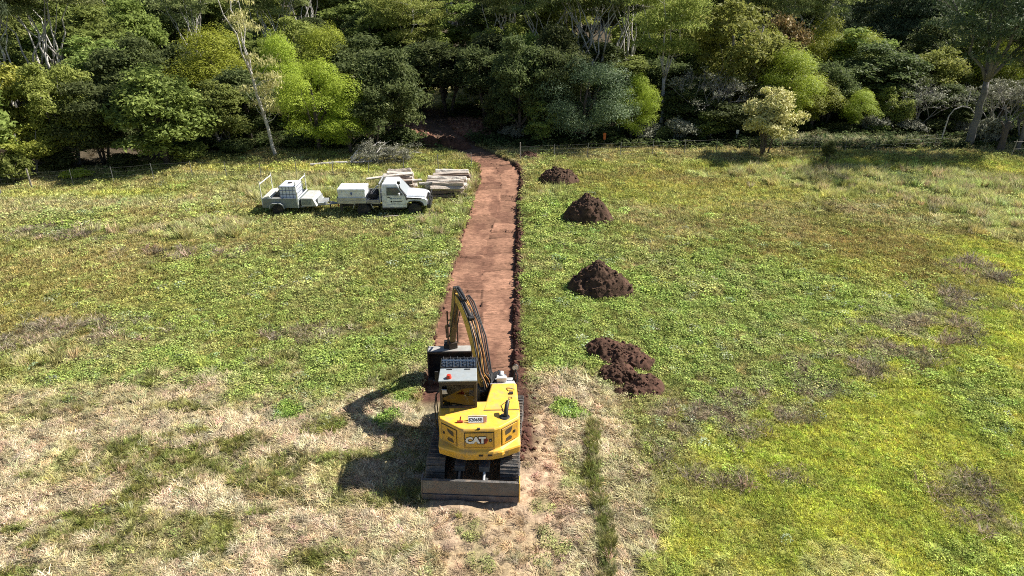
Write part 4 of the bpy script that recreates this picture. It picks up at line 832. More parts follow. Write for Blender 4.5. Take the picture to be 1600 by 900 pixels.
b = MB(); b.tube([(3.98,-.905,1.0),(3.96,-.90,1.22),(3.62,-.84,1.72),(3.58,-.84,1.96)], .035, 8); b.bx(3.50,3.66,-.90,-.78,1.94,2.08); b.build('snorkel', BLK, UT, bevel=.0)
# load on the tray
b = MB(); 
for k in range(6): b.obx((1.98+.06*math.sin(k*3), -.55+.2*k, 1.12+.05*math.cos(k*2)), (.5,.18,.32), Matrix.Rotation(.25*math.sin(k*1.7), 3, 'Y') @ Matrix.Rotation(.3*math.cos(k), 3, 'X'))
o = b.build('black_bag', mat('black_canvas', (.02,.02,.022), .8, var=.5), None, bevel=.04); o.matrix_world = Matrix.Translation(UT.location) @ Matrix.Rotation(UT.rotation_euler.z, 4, 'Z'); tag(o, 'black canvas bundle lying on the tray behind the cab of the truck', 'bundle')
b = MB(); b.obx((2.10,-.35,1.42), (.7,.05,.05), Matrix.Rotation(-.9, 3, 'Y')); b.obx((2.0,-.1,1.40), (.62,.08,.05), Matrix.Rotation(-.8, 3, 'Y'))
o = b.build('grey_tool', GALV, None, bevel=.01); o.matrix_world = Matrix.Translation(UT.location) @ Matrix.Rotation(UT.rotation_euler.z, 4, 'Z'); tag(o, 'grey steel bars leaning up on the black bundle on the truck tray', 'tool')

# ================================================================== TRAILER
tx, ty = gp(416.5, 332.5); ty = uy+.35
TL = empty('box_trailer', (tx, ty, H1(tx+1, ty)-.03), math.radians(-1.5), 'grey galvanised box trailer with two white hoop racks, hitched behind the white truck', 'trailer')
GT = mat('grey_green_side', (.20,.235,.24), .55, metal=.2, var=.25, dirt=(.2,.17,.12))
b = MB(); b.bx(0,2.15,-.92,.92,.50,.56); TB2 = b.build('trailer_bed', GALV, TL, bevel=.005)
for (y, m_) in ((-.935, GT), (.915, GT)): b = MB(); b.bx(0,2.15,y,y+.02,.44,.98); b.bx(-.01,2.16,y-.01,y+.03,.97,1.0); b.build('side_panel', m_, TB2, bevel=.004)
for x in (0, 2.13): b = MB(); b.bx(x,x+.02,-.91,.91,.44,.98); b.build('end_panel', GT, TB2, bevel=.004)
for y in (-.86, .86): wheel(.88, y, .33, .22, TL, -1 if y < 0 else 1)
for s in (-1, 1):
    b = MB(); b.prism([(.46,.42),(.50,.66),(.64,.76),(1.12,.76),(1.28,.66),(1.34,.42),(1.31,.42),(1.25,.64),(1.10,.735),(.66,.735),(.53,.64),(.49,.42)], 1, s*.94, s*1.12); b.build('mudguard', GALV, TL)
b = MB(); b.loft([[(0.02,-.9,.98),(.55,-.9,.98),(.45,.9,.98),(.02,.9,.98)], [(0.02,-.9,1.02),(.42,-.9,1.14),(.40,.9,1.10),(.02,.9,1.03)]]); o = b.build('cream_tarp', mat('cream_sheet', (.62,.60,.52), .7, var=.2), None, bevel=.01); o.matrix_world = Matrix.Translation(TL.location); tag(o, 'folded cream sheet lying over the rear end of the trailer', 'tarp')
RK = mat('white_rack', (.70,.70,.66), .5, dirt=(.4,.35,.28))
for x in (.03, 2.08):
    b = MB(); 
    for y in (-.93, .93): b.tube([(x,y,.6),(x,y,2.0)], .027, 8)
    b.tube([(x,-.93,1.86),(x,.93,1.86)], .03, 8); b.build('hoop_rack', RK, TL)
b = MB(); b.tube([(2.12,-.93,1.0),(2.12,.93,1.0)], .03, 8); b.tube([(2.12,-.93,.45),(2.12,-.93,1.4)], .03, 8); b.build('front_rail', RK, TL)
b = MB(); b.bx(2.26,2.95,-.80,.80,.50,.98); b.prism([(2.95,.50),(3.15,.50),(2.95,.95)], 1, -.8, .8); fb = b.build('front_toolbox', mat('pale_box', (.46,.46,.43), .5, dirt=(.3,.26,.2)), TL, bevel=.015); b = MB(); b.bx(2.30,2.86,-.808,-.80,.58,.92); b.bx(2.52,2.66,-.82,-.808,.72,.76); b.build('toolbox_door', GT, fb)
b = MB(); b.bx(3.15,3.55,-.5,.5,.48,.62); b.bx(3.12,3.16,-.5,.5,.5,.9); b.build('front_rack', GALV, TL, bevel=.01)
b = MB(); b.tube([(2.2,-.8,.46),(4.15,-.05,.46)], .04, 6); b.tube([(2.2,.8,.46),(4.15,.05,.46)], .04, 6); b.bx(3.7,4.35,-.05,.05,.42,.50); b.build('drawbar', GALV, TL)
b = MB(); b.tube([(3.75,-.12,.1),(3.75,-.12,.85)], .03, 8); b.lathe([(0,-.03),(.10,-.03),(.10,.03),(0,.03)], (3.75,-.12,.10), 16, 'y'); b.build('jockey_wheel', BLK, TL)
# IBC tank
ib = Matrix.Translation(TL.location)
IB = empty('water_tank', TL.location+Vector((.98, 0, .56)), math.radians(-1.5), 'white square plastic water tank in a wire cage standing on the trailer', 'tank')
b = MB(); b.bx(.02,.98,-.62,.58,.14,1.10); b.build('tank_bottle', mat('milky_plastic', (.70,.74,.80), .35, var=.08), IB, bevel=.06, seg=3)
b = MB(); b.lathe([(0,1.10),(.12,1.10),(.12,1.15),(0,1.15)], (.5,-.02,0), 20); b.build('tank_cap', INK, IB)
b = MB(); 
for z in (.16,.38,.6,.82,1.04):
    b.tube([(0,-.64,z),(1.0,-.64,z),(1.0,.6,z),(0,.6,z),(0,-.64,z)], .012, 5)
for k in range(6):
    t = k/5; b.tube([(t,-.645,.12),(t,-.645,1.08)], .012, 5); b.tube([(t,.605,.12),(t,.605,1.08)], .012, 5)
for k in range(1, 6): y = -.64+1.24*k/6; b.tube([(1.005,y,.12),(1.005,y,1.08)], .012, 5); b.tube([(-.005,y,.12),(-.005,y,1.08)], .012, 5)
b.build('wire_cage', mat('dull_blue_steel', (.13,.15,.20), .45, metal=.3), IB)
b = MB(); b.bx(0,1,-.64,.6,0,.03); b.bx(0,1,-.64,-.5,.03,.12); b.bx(0,1,-.1,.05,.03,.12); b.bx(0,1,.46,.6,.03,.12); b.build('pallet_base', BLK, IB)

# ================================================================== TIMBER STACKS
TIM = [mat('weathered_timber_a', (.50,.43,.36), .85, var=.35, scale=3, dirt=(.20,.13,.09), dscale=3, damt=.5, bump=.6, bscale=18), mat('weathered_timber_b', (.58,.53,.46), .85, var=.35, scale=3, dirt=(.26,.18,.13), dscale=4, damt=.45, bump=.6, bscale=18), mat('weathered_timber_c', (.22,.16,.12), .9, var=.4, scale=3, dirt=(.12,.07,.05), dscale=3, damt=.5, bump=.6, bscale=18)]
def timber(c, L, wd, ht, rz, ry, seed, m, label, group):
    rs = np.random.RandomState(seed); n = 9; k = 7; rings = []
    a0 = rs.rand()*.6; base = [(1+.18*rs.randn()) for _ in range(k)]
    for i in range(n):
        t = i/(n-1)-.5; r = []
        oy, oz = .03*math.sin(t*4+seed), .02*math.sin(t*5+seed*2)
        for j in range(k):
            a = a0+2*PI*j/k; q = np.clip(base[j]*(1+.06*rs.randn())*(1-.12*(t+.5)), .6, 1.3); r.append((t*L+(.03*rs.randn() if i in (0, n-1) else 0), oy+wd/2*q*math.cos(a), oz+ht/2*q*math.sin(a)))
        rings.append(r)
    b = MB(); b.loft(rings); o = b.build('timber_log', m, None, bevel=.012, seg=1, loc=c); o.rotation_euler = (0, ry, rz); return tag(o, label, 'timber', group)
ords = ['nearest', 'second', 'third', 'fourth', 'fifth', 'sixth', 'seventh', 'eighth', 'ninth', 'farthest']
LAY = ['bottom layer', 'middle layer', 'upper layer', 'very top']
rt = random.Random(5)
def stack(px0, px1, y0, y1, layers, name, skew, sd0, lean=0):
    xa = px2x(px0, y0); xb = px2x(px1, y0); L = xb-xa; xc = (xa+xb)/2; z0 = H1(xc, (y0+y1)/2)
    for ly, cnt in enumerate(layers):
        z = z0+.12+ly*.25
        for k in range(cnt):
            yy = y0+.12+(y1-y0-.25)*(k+.5*(ly % 2)*.6)/max(cnt-.3, 1)
            LL = L*(.72+.32*rt.random()); top = ly == len(layers)-1 or k == 0
            o = ords[k] if k < cnt-1 else 'farthest'
            timber((xc+lean*(yy-y0)+.35*(rt.random()-.5), yy, z+.10*(rt.random()-.5)), LL, .26+.17*rt.random(), .25+.13*rt.random(), skew+math.radians(rt.uniform(-6, 6)), math.radians(rt.uniform(-1.5, 1.5)), sd0+ly*20+k, rt.choice([TIM[0], TIM[1], TIM[1], TIM[2]]),
                   f'{o} grey log from the camera, {LAY[ly]}, {name}', f'logs of the {name}')
stack(664, 729, 41.1, 44.6, (9, 9, 8, 6), 'timber stack beside the path', math.radians(1), 100)
stack(602, 652, 41.2, 44.9, (8, 8, 7, 5), 'timber stack behind the truck', math.radians(5), 300, -.18)
for (px, y, z, L, rz, ry, lab) in ((610, 42.6, 1.0, 2.9, 13, -2.5, 'long pale log laid slantwise over the top of the stack behind the truck'), (633, 42.0, .86, 2.2, 8, -2, 'long grey log sticking out right from the stack behind the truck'), (688, 41.6, .93, 2.6, 7, -3, 'pale log lying slantwise on the near side of the stack beside the path')):
    timber((px2x(px, y), y, z), L, .24, .20, math.radians(rz), math.radians(ry), int(px), TIM[1], lab, None)
b = MB(); sx, sy = gp(600, 343); b.tube([(0,0,.06),(.6,.03,.10),(1.4,-.05,.07),(2.1,-.12,.09)], [.02,.03,.03,.015], 6); o = b.build('fallen_stick', mat('pale_stick', (.55,.48,.40), .8), None, loc=(sx, sy, H1(sx, sy)+.06)); tag(o, 'thin pale stick lying in the grass in front of the truck', 'stick')

# ================================================================== FENCES
POST = mat('steel_post', (.17,.17,.16), .6, metal=.3, var=.3); POSTL = mat('pale_post', (.30,.27,.23), .8); WIRE = mat('fence_wire', (.12,.12,.115), .5, metal=.5)
def fence(nodes, n, label, special=(), hgt=1.15, ends=True, vert=False):
    P = [gp(*p) for p in nodes]; seg = [math.dist(a, b) for a, b in zip(P[:-1], P[1:])]; tot = sum(seg); pts_ = []
    for k in range(n):
        s = tot*k/(n-1); i = 0
        while i < len(seg)-1 and s > seg[i]: s -= seg[i]; i += 1
        t = s/seg[i]; pts_.append((P[i][0]+(P[i+1][0]-P[i][0])*t, P[i][1]+(P[i+1][1]-P[i][1])*t))
    r = empty('wire_fence', (*pts_[0], H1(*pts_[0])), 0, label, 'fence'); o0 = r.location.copy()
    Q = [Vector((x, y, H1(x, y)))-o0 for x, y in pts_]
    for k, q in enumerate(Q):
        b = MB(); lx, ly = .03*math.sin(k*7), .02*math.cos(k*5); big = k in special
        rr = .05 if big else .024; hh = hgt+(.2 if big else 0)
        b.tube([q-Vector((0,0,.1)), q+Vector((lx, ly, hh))], rr, 6 if big else 4); b.build('post', POSTL if big else POST, r)
    for h in ([.25,.5,.8,1.08]):
        b = MB(); pp = []
        for i, q in enumerate(Q):
            pp.append(q+Vector((0, -.03, h)))
            if i < len(Q)-1: pp.append((q+Q[i+1])/2+Vector((0, -.03, h-.03)))
        b.tube(pp, .0045, 4); b.build('wire', WIRE, r)
    if vert:
        b = MB()
        for i in range(len(Q)-1):
            for k in range(7): q = Q[i].lerp(Q[i+1], (k+.5)/7); b.tube([q+Vector((0,-.03,.05)), q+Vector((0,-.03,1.05))], .005, 3)
        b.build('mesh_wire', WIRE, r)
fence([(-160,312),(37,296),(183,286),(300,276),(441,279),(558,272),(660,268),(737,262)], 16, 'long low wire fence left of the path, behind the truck and trailer', (3,), vert=True)
fence([(813,251),(947,246),(1109,240),(1294,238),(1440,232),(1600,229),(1740,226)], 20, 'long low wire fence with thin dark pickets running right from the path end', (0,))
# ================================================================== TREES
def leafcloud(rs, centres, radii, nper, size, asp, updown=0., shell=.72, flat=.8, hang=0., rough=.9):
    """leaves spread through clump volumes, more of them towards the outside of each clump"""
    P = []; Nn = []
    for c, r in zip(centres, radii):
        n = int(nper*(r/radii.mean())**2); d = rs.randn(n, 3); d /= np.linalg.norm(d, axis=1)[:, None]
        d[:, 2] = np.where(d[:, 2] < -.35, -d[:, 2]*.6, d[:, 2]); q = shell+(1-shell)*rs.rand(n)*1.25; q = np.where(rs.rand(n) < .25, q*rs.rand(n)**.4, q)
        bump = 1+.28*np.sin(d[:, 0]*5+c[0]*3)*np.sin(d[:, 1]*5+c[1]*2+d[:, 2]*4)
        P.append(c+d*(r*q*bump)[:, None]*[1, 1, flat]); Nn.append(d)
    P = np.concatenate(P); Nn = np.concatenate(Nn); n = len(P)
    nn = Nn + rough*rs.randn(n, 3)+[0, 0, updown]; nn /= np.linalg.norm(nn, axis=1)[:, None]
    t = np.cross(nn, rs.randn(n, 3)); t[:, 2] -= hang; t /= np.linalg.norm(t, axis=1)[:, None]; u = np.cross(nn, t); u /= np.linalg.norm(u, axis=1)[:, None]
    s = (size*(.55+.9*rs.rand(n)))[:, None]
    V = np.stack([P-t*s, P-t*s*.1+u*s*asp, P+t*s, P-t*s*.1-u*s*asp], 1).reshape(-1, 3); o = np.arange(n)*4
    return V, [np.c_[o, o+1, o+2, o+3]], np.repeat(np.clip(rs.rand(n)*.8+.2*rs.rand(n), 0, 1), 4)
def limb(mb, a, c, r0, r1, rnd, wig=.12, n=5, k=6, sag=0.):
    a, c = Vector(a), Vector(c); L = (c-a).length; pts_ = []
    for i in range(n+1):
        t = i/n; p = a.lerp(c, t); w_ = wig*L*math.sin(PI*t)
        p = p+Vector((rnd.uniform(-1, 1)*w_*.5, rnd.uniform(-1, 1)*w_*.5, rnd.uniform(-1, 1)*w_*.3 + sag*L*math.sin(PI*t))); pts_.append(p)
    mb.tube(pts_, [r0+(r1-r0)*i/n for i in range(n+1)], k); return pts_
BARKD = mat('dark_bark', (.10,.08,.065), .9, var=.45, scale=4, bump=.8, bscale=20); BARKG = mat('grey_bark', (.24,.22,.20), .85, var=.4, scale=3, dirt=(.12,.10,.08), dscale=2, damt=.6, bump=.5)
BARKP = mat('pale_gum_bark', (.50,.47,.43), .7, var=.25, scale=2.5, dirt=(.22,.18,.15), dscale=1.6, damt=.75, bump=.3); TWIG = mat('bare_twigs', (.26,.24,.225), .85, var=.3)
PROTO = {}
def make_proto(key, W, H, base, nl, lr, nper, size, asp, lm, bark, seed, stems=1, tr=.16, flat=.8, shell=.72, updown=.3, hang=0., taper=.25, rough=.9, nlimb=9, lobes=None, hollow=.55):
    rs = np.random.RandomState(seed); rnd = random.Random(seed); cs = []
    if lobes is not None: cs = np.array(lobes, float)
    else:
        while len(cs) < nl:
            d = rs.randn(3); d /= np.linalg.norm(d); q = (hollow+(1-hollow)*rs.rand()); z = d[2]*q; zz = (z+1)/2
            wz = 1-taper*zz if taper >= 0 else 1+taper*(1-zz); q *= .62+.62*float(vn(np.arctan2(d[1], d[0])*1.4+9, d[2]*2.2+seed, seed)); p = np.array([d[0]*q*(W/2-lr*.6)*wz*1.12, d[1]*q*(W/2-lr*.6)*wz*1.12, base+lr*.6+zz*(H-base-lr*1.5)])
            cs.append(p)
        cs = np.array(cs)
    rad = lr*(.6+.8*rs.rand(len(cs)))
    V, Fq, r = leafcloud(rs, cs, rad, nper, size, asp, updown, shell, flat, hang, rough)
    # whole clumps differ in tone a little as well
    tone = np.repeat(rs.rand(len(cs)), [4*int(nper*(a/rad.mean())**2) for a in rad]); r = np.clip(r*.72+.28*tone, 0, 1)
    me = npmesh('crown_'+key, V, Fq, {'rnd': r}); me.materials.append(lm)
    mb = MB(); top = H*.72
    order = sorted(range(len(cs)), key=lambda i: rnd.random())[:nlimb]
    for s in range(stems):
        a = 2*PI*s/stems+rnd.random(); bx = .18*(stems > 1)*math.cos(a); by = .18*(stems > 1)*math.sin(a); sp = W*.16*(stems > 1)
        P = [(bx, by, -.2), (bx+sp*.3*math.cos(a), by+sp*.3*math.sin(a), H*.2), (bx+sp*.7*math.cos(a)+rnd.uniform(-.2,.2), by+sp*.7*math.sin(a)+rnd.uniform(-.2,.2), H*.45), (sp*math.cos(a)+rnd.uniform(-.3,.3), sp*math.sin(a)+rnd.uniform(-.3,.3), top)]
        k = tr/math.sqrt(stems); mb.tube(P, [k*1.25, k, k*.75, k*.3], 8)
        for i in order[s::stems]:
            c = cs[i]; h0 = min(max(base*.7+.3*(c[2]-base), H*.12), c[2]*.85); t = h0/top; p0 = Vector(P[0]).lerp(Vector(P[3]), t); limb(mb, p0, c, k*.5*(1-t*.5), k*.08, rnd, .16)
    tm = bpy.data.meshes.new('trunk_'+key); tm.from_pydata(mb.v, [], mb.f); tm.materials.append(bark)
    for p in tm.polygons: p.use_smooth = True
    PROTO[key] = (W, H, me, tm)
LM = dict(
 dark=leafmat('leaf_dark', (.045,.065,.022), (.13,.155,.055), (.28,.29,.14), .42, .6, .12), mid=leafmat('leaf_mid', (.09,.125,.03), (.24,.29,.075), (.38,.40,.14), .42, .6, .12),
 lime=leafmat('leaf_lime', (.155,.20,.02), (.34,.39,.045), (.46,.50,.10), .38, .6, .25), olive=leafmat('leaf_olive', (.13,.16,.035), (.30,.33,.085), (.42,.38,.15), .42, .6, .12),
 yellow=leafmat('leaf_yellow', (.17,.21,.03), (.38,.39,.08), (.46,.44,.13), .38, .6, .2), cream=leafmat('leaf_cream', (.18,.21,.045), (.43,.42,.12), (.58,.52,.26), .3, .6, .3, .75),
 blue=leafmat('leaf_bluegreen', (.08,.13,.07), (.16,.23,.10), (.27,.36,.10), .3, .6, .3), gum=leafmat('leaf_gum', (.11,.14,.05), (.27,.31,.11), (.42,.42,.2), .42, .6, .15),
 grey=leafmat('leaf_grey', (.14,.15,.10), (.28,.28,.20), (.42,.40,.32), .25, .6, .3), orange=leafmat('leaf_orange', (.12,.13,.03), (.26,.22,.07), (.38,.25,.11), .3, .6, .3, .8), pine=leafmat('leaf_pine', (.032,.05,.025), (.09,.115,.055), (.19,.19,.11), .2, .65, .15))
make_proto('dark_a', 6, 9, .4, 64, .85, 330, .13, .42, LM['dark'], BARKD, 1, shell=.6, rough=1.1, taper=.2)
make_proto('dark_b', 7, 9, .6, 70, .95, 340, .15, .40, LM['dark'], BARKD, 2, stems=3, shell=.55, rough=1.1)
make_proto('dark_c', 5, 8, 2.0, 44, .8, 330, .12, .42, LM['dark'], BARKD, 31, stems=3, shell=.6, rough=1.1, nlimb=14)
make_proto('mid_a', 6, 8, .4, 60, .85, 330, .14, .45, LM['mid'], BARKD, 3, shell=.6, rough=1.1)
make_proto('mid_b', 5.5, 9, .5, 60, .75, 330, .12, .5, LM['mid'], BARKG, 4, stems=2, shell=.55, flat=.7)
make_proto('lime_a', 7, 8, .3, 40, 1.0, 900, .07, .30, LM['lime'], BARKD, 5, shell=.86, rough=.55, updown=.7, flat=.85, hollow=.72)
make_proto('lime_b', 5, 7, .4, 30, .98, 900, .065, .30, LM['lime'], BARKD, 6, shell=.86, rough=.55, updown=.7, flat=.85, hollow=.7)
make_proto('olive_a', 6, 8, .8, 60, .75, 330, .12, .38, LM['olive'], BARKG, 7, stems=2, shell=.6)
make_proto('yellow_a', 4.5, 6, .5, 36, .75, 380, .11, .4, LM['yellow'], BARKG, 8, stems=4, shell=.7, flat=.6)
make_proto('blue_a', 9, 7.2, .2, 60, 1.15, 620, .09, .25, LM['blue'], BARKD, 9, shell=.8, rough=.6, updown=.6, flat=.8, taper=.3, hollow=.7)
make_proto('grey_a', 5, 6, .5, 50, .75, 170, .10, .35, LM['grey'], BARKG, 10, stems=5, shell=.5, nlimb=30)
make_proto('orange_a', 4.5, 6, 1, 34, .8, 330, .12, .4, LM['orange'], BARKD, 12)
make_proto('pine_a', 5, 12, .5, 80, .75, 270, .13, .22, LM['pine'], BARKD, 13, shell=.4, hang=1.2, taper=.7, rough=1.3)
make_proto('pine_b', 6.5, 11, 1, 90, .75, 270, .13, .22, LM['pine'], BARKD, 14, shell=.4, hang=1., taper=.45, rough=1.3)
# small cream tree by the fence: open, many stemmed
make_proto('cream_a', 4.6, 5.0, .55, 70, .56, 260, .095, .42, LM['cream'], BARKD, 15, stems=4, tr=.09, shell=.6, flat=.75, taper=.15, hollow=.3, nlimb=26)
# gums: tall, pale limbs carrying separate hanging clumps
def gum(key, W, H, seed, lean=(0, 0), lm='gum', forks=4, clumps=34, tr=.15, low=.45, lr=.75, nper=230, bark=None, size=.14, extra=(), multi=1):
    rs = np.random.RandomState(seed); rnd = random.Random(seed); mb = MB(); fz = H*low; cs = []; f = None
    for mi in range(multi*forks):
        i = mi % forks
        if i == 0:
            mo = .35*(multi > 1); ma = 2*PI*mi/forks/multi; b0 = Vector((mo*math.cos(ma), mo*math.sin(ma), -.3)); f = Vector((lean[0]*.5+mo*3.2*math.cos(ma)*rnd.uniform(.5, 1.1), lean[1]*.5+mo*3.2*math.sin(ma)*rnd.uniform(.5, 1.1), fz*rnd.uniform(.85, 1.15))); limb(mb, b0, f, tr*1.15, tr*.72, rnd, .03, 6, 10)
        a = 2*PI*i/forks+rnd.uniform(-.4, .4); rr = W*rnd.uniform(.12, .36); e = Vector((lean[0]+rr*math.cos(a), lean[1]+rr*math.sin(a), H*rnd.uniform(.78, .97))); st = b0.lerp(f, rnd.uniform(.8, 1))
        pp = limb(mb, st, e, tr*.55, tr*.10, rnd, .07, 6, 8, .02)
        for j in range(clumps//forks):
            p = pp[rnd.choice([2, 3, 4, 5, 6, 6] if multi < 2 else [4, 5, 6, 6])]; a2 = rnd.random()*2*PI; r2 = W*rnd.uniform(.06, .27); c = p+Vector((math.cos(a2)*r2, math.sin(a2)*r2, rnd.uniform(-.2, 1.3)))
            if c.z > H: c.z = H-rnd.random()
            limb(mb, p, c, tr*.14, tr*.03, rnd, .14, 4, 5); cs.append(c[:])
    for (ex, eh) in extra:
        p = b0.lerp(f, min(eh/low, 1)); c = p+Vector((ex*1.1, rnd.uniform(-.8, .5), rnd.uniform(-.3, .6))); limb(mb, p-Vector((0, 0, .6)), c, .035, .01, rnd, .15, 4, 5); cs.append(c[:])
    cs = np.array(cs); rad = lr*(.55+.85*rs.rand(len(cs)))
    V, Fq, r = leafcloud(rs, cs, rad, nper, size, .22, .1, .45, .75, 1.0, 1.2); me = npmesh('crown_'+key, V, Fq, {'rnd': r}); me.materials.append(LM[lm])
    tm = bpy.data.meshes.new('trunk_'+key); tm.from_pydata(mb.v, [], mb.f); tm.materials.append(bark or BARKP)
    for p in tm.polygons: p.use_smooth = True
    PROTO[key] = (W, H, me, tm)
gum('gum_a', 8, 13, 21, forks=2, clumps=16, multi=6, tr=.10, low=.4); gum('gum_b', 7, 14, 22, forks=4, clumps=72, lean=(.8, 0), lm='olive', lr=.9, nper=300); gum('gum_c', 8, 13, 23, forks=3, clumps=20, multi=4, low=.36, tr=.12)
gum('gum_d', 9, 14, 26, forks=5, clumps=80, low=.42, lr=.95, nper=260, lm='pine', bark=mat('dark_grey_bark', (.15,.14,.13), .85, var=.4, scale=3, bump=.6), tr=.20)
gum('gum_lean', 7, 13, 24, lean=(-2.6, .5), forks=3, clumps=26, low=.55, tr=.14, lr=.6, nper=90, lm='cream', extra=[(.55,.35),(.9,.42),(1.3,.38),(.6,.48),(1.2,.46),(1.7,.42),(.2,.28),(.9,.30),(-.9,.36),(-.5,.30),(.3,.52),(.9,.54),(1.5,.5),(1.9,.47),(.6,.24),(1.1,.26)])
# bare grey twiggy tree
def bare(key, W, H, seed, leaves=1500):
    rnd = random.Random(seed); rs = np.random.RandomState(seed); mb = MB(); tips = []
    def grow(p, d, L, r, lv):
        e = p+d*L; m = p.lerp(e, .5)+Vector((rnd.uniform(-1,1), rnd.uniform(-1,1), rnd.uniform(-1,1)))*L*.08; mb.tube([p, m, e], [r, r*.8, r*.6], 5 if lv < 2 else 3); tips.append(e)
        if lv >= 5: return
        for _ in range(rnd.choice([2, 3, 3])):
            dd = (d+Vector((rnd.uniform(-1,1), rnd.uniform(-1,1), rnd.uniform(-.45,.8)))*.75).normalized(); grow(e, dd, L*rnd.uniform(.62,.85), r*.6, lv+1)
    for s in range(4):
        a = s*PI/2+rnd.random(); grow(Vector((.15*math.cos(a), .15*math.sin(a), -.1)), Vector((math.cos(a)*.35, math.sin(a)*.35, 1)).normalized(), H*.27, .075, 0)
    tm = bpy.data.meshes.new('trunk_'+key); tm.from_pydata(mb.v, [], mb.f); tm.materials.append(TWIG)
    cs = np.array([t[:] for t in tips]); cs = cs[rs.randint(0, len(cs), 90)]; V, Fq, r = leafcloud(rs, cs, np.full(90, .35), leaves/90, .07, .4, 0, .2); me = npmesh('crown_'+key, V, Fq, {'rnd': r}); me.materials.append(LM['grey']); PROTO[key] = (W, H, me, tm)
bare('bare_a', 4.5, 5.5, 41); bare('bare_b', 4.5, 5.5, 43, 2600)
def shrub(key, W, H, lm, seed, nper=240, size=.10, stems=5):
    make_proto(key, W, H, .05, 20, .45, nper, size, .42, LM[lm], BARKD, seed, stems=stems, tr=.06, shell=.5, rough=1.1)
shrub('shrub_dark', 2.6, 1.9, 'dark', 51); shrub('shrub_grey', 2.6, 1.9, 'grey', 52, 200); shrub('shrub_mid', 2.4, 1.7, 'mid', 53); shrub('shrub_lime', 2.2, 1.6, 'lime', 54, 320, .07); shrub('shrub_pale', 2.2, 1.1, 'cream', 55, 260, .07)
rtre = random.Random(11)
def shift(px, D): return D-5.5*min(1, max(0, (360-px)/330))+(3.4 if 1210 < px < 1500 and D < 58 else 0)
def tree(key, px, D, top, wpx, label, name='tree', cat='tree', group=None, sink=0., rz=None):
    W, H, cm, tm = PROTO[key]; x = px2x(px, D); z0 = H1(x, D); dep = depth(D, 4); wm = wpx/F*dep; hm = CH-D*math.tan(ang(top))-z0
    r = empty(name, (x, D, z0-sink), rtre.random()*6.28 if rz is None else rz, label, cat, group); s = wm/W; sz = max(hm/H, .25); r.scale = (s, s, sz)
    if tm: o = bpy.data.objects.new('trunk', tm); COL.objects.link(o); o.parent = r
    o = bpy.data.objects.new('crown', cm); COL.objects.link(o); o.parent = r
    return r
